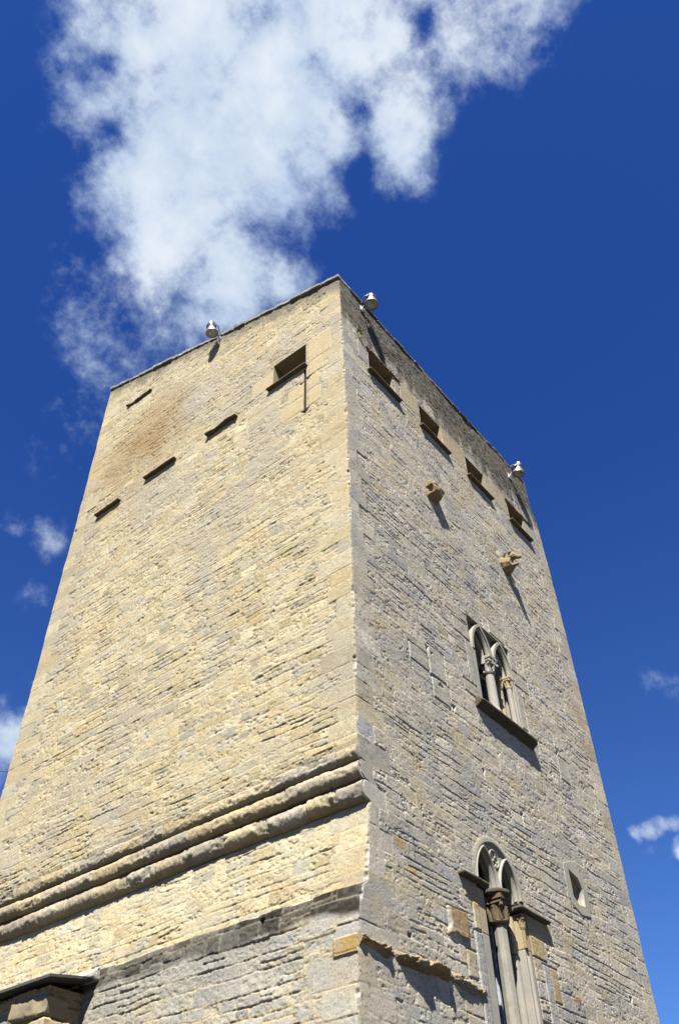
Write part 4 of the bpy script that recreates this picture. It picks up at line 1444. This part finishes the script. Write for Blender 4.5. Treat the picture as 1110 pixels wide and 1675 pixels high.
# ---------------------------------------------------------------- floodlights
def floodlight(loc, out_dir, tilt, label):
    """bell-shaped housing pointing down and away from the wall on a bracket; out_dir: horizontal, away from the wall"""
    root = empty("floodlight", loc)
    root.scale = (0.9, 0.9, 0.9)
    tag(root, label, "floodlight", "floodlights fixed along the tower's head")
    o = Vector(out_dir).normalized()
    ax = (Vector((0, 0, -1)) * math.cos(tilt) + o * math.sin(tilt)).normalized()
    side = Vector((0, 0, 1)).cross(o).normalized()
    m = MB()
    m.lathe([(.02, -.50), (.085, -.50), (.095, -.48), (.095, -.40), (.135, -.385), (.150, -.36), (.158, -.22), (.165, -.16), (.195, -.06), (.212, -.03), (.215, .0), (.196, .004), (.190, -.012), (.150, -.10), (.02, -.16)], (0, 0, 0), ax, 32)
    hs = m.build("housing", M_STEEL, root, smooth=True, local=True)
    m = MB()
    m.lathe([(.186, -.006), (.186, -.016), (.02, -.018)], (0, 0, 0), ax, 28)
    m.build("lens", M_LENS, root, local=True)
    m = MB()
    m.tube([ax * -.14, ax * -.07, ax * -.03], .03, 10, .02)
    m.lathe([(.005, -.150), (.05, -.148), (.145, -.098), (.182, -.03), (.176, -.03), (.14, -.094), (.05, -.142), (.005, -.144)], (0, 0, 0), ax, 24)
    m.build("reflector", M_REFL, root, smooth=True, local=True)
    m = MB()
    for k in range(3):
        m.lathe([(.166, -.345 + .05 * k), (.172, -.34 + .05 * k), (.172, -.33 + .05 * k), (.166, -.325 + .05 * k)], (0, 0, 0), ax, 28)
    m.build("cooling_fins", M_STEEL, hs, local=True)
    m = MB()                                   # U-shaped stirrup with two knobs
    for s in (-1, 1):
        m.lathe([(.02, -.03), (.036, -.03), (.036, .03), (.02, .03)], ax * -.27 + side * s * .185, side, 12)
        m.tube([ax * -.27 + side * s * .20, ax * -.33 + side * s * .20 - o * .12, ax * -.30 + side * s * .13 - o * .24], .017, 6)
    m.tube([ax * -.30 + side * .14 - o * .24, ax * -.30 - side * .14 - o * .24], .02, 6)
    m.build("stirrup", M_STEELD, root, local=True)
    m = MB()
    m.tube([ax * -.30 - o * .23, ax * -.22 - o * .28, Vector((0, 0, .10)) - o * .34], .028, 8)
    c = Vector((0, 0, .10)) - o * .335
    u = side * .09
    vz = Vector((0, 0, .12))
    ov = o * .012
    m.add([c - u - vz - ov, c + u - vz - ov, c + u + vz - ov, c - u + vz - ov, c - u - vz + ov, c + u - vz + ov, c + u + vz + ov, c - u + vz + ov],
          [(0, 3, 2, 1), (4, 5, 6, 7), (0, 1, 5, 4), (1, 2, 6, 5), (2, 3, 7, 6), (3, 0, 4, 7)])
    m.build("bracket", M_STEELD, root, local=True)
    m = MB()
    m.lathe([(.02, 0), (.045, 0), (.045, .07), (.02, .08)], ax * -.50 + side * .03, -ax, 12)
    m.lathe([(.01, 0), (.03, .0), (.03, .09), (.01, .09)], ax * -.46 - side * .04 - o * .09, side, 10)
    m.build("cable_gland", M_STEEL, hs, local=True)
    m = MB()
    m.tube([ax * -.56 + side * .03, ax * -.60 + side * .05 - o * .08, ax * -.52 + side * .10 - o * .20, Vector((0, 0, .14)) + side * .09 - o * .32], .012, 6)
    m.build("power_cable", M_BLACK, root, smooth=True, local=True)
    return root


floodlight((-0.33, 4.56, 23.68), (-1, 0, 0), -0.20, "silver floodlight at the head of the cream wall, standing before the white cloud")
floodlight((0.93, -0.33, 21.81), (0, -1, 0), -0.04, "silver floodlight on the dark-stained wall head close to the tower's near corner")
floodlight((8.51, -0.33, 21.49), (0, -1, 0), -0.18, "silver floodlight above the last small window by the tower's far edge")

# ---------------------------------------------------------------- weed in a joint
WEED = empty("wall_weed", (0.67, -0.02, 20.50))
tag(WEED, "small yellow-green weed growing from a joint just below the floodlight near the corner", "weed")
m = MB()
s_ = MB()
rw = random.Random(9)
for k in range(46):
    a = rw.uniform(0, 2 * math.pi)
    up = rw.uniform(-.3, 1.0)
    dv = Vector((math.cos(a) * .8, -abs(math.sin(a)) * .7 - .25, up)).normalized()
    ln = rw.uniform(.06, .17)
    t = dv.cross(Vector((rw.uniform(-1, 1), rw.uniform(-1, 1), rw.uniform(-1, 1)))).normalized() * rw.uniform(.010, .022)
    n_ = dv.cross(t).normalized() * .006
    b = dv * ln * .3
    m.add([b, b + dv * ln * .35 + t + n_, b + dv * ln * .7 - n_, b + dv * ln * .35 - t + n_], [(0, 1, 2), (0, 2, 3)])
    if k % 4 == 0:
        s_.tube([(0, .03, 0), tuple(b), tuple(b + dv * ln * .4)], .004, 4, .002)
m.build("leaves", M_LEAF, WEED, local=True)
s_.build("stem", M_LEAF, WEED, local=True)

# ---------------------------------------------------------------- overhead cable behind the left edge
m = MB()
pa, pb = Vector((0.6, 10.02, 11.72)), Vector((-9.0, 30.0, 18.6))
pts = []
for k in range(25):
    t = k / 24
    p = pa.lerp(pb, t)
    p.z -= 0.5 * 4 * t * (1 - t)
    pts.append(p)
m.tube(pts, .012, 6)
o = m.build("overhead_cable", M_BLACK, None, smooth=True)
tag(o, "thin black cable against the cloud, running off behind the tower's far left edge", "cable")

# ---------------------------------------------------------------- ground
m = MB()
k = 40
g0 = 900.0
m.add([(-g0, -g0, 0), (g0, -g0, 0), (g0, g0, 0), (-g0, g0, 0)], [(0, 1, 2, 3)])
o = m.build("ground", M_GROUND, None)
o['kind'] = 'structure'
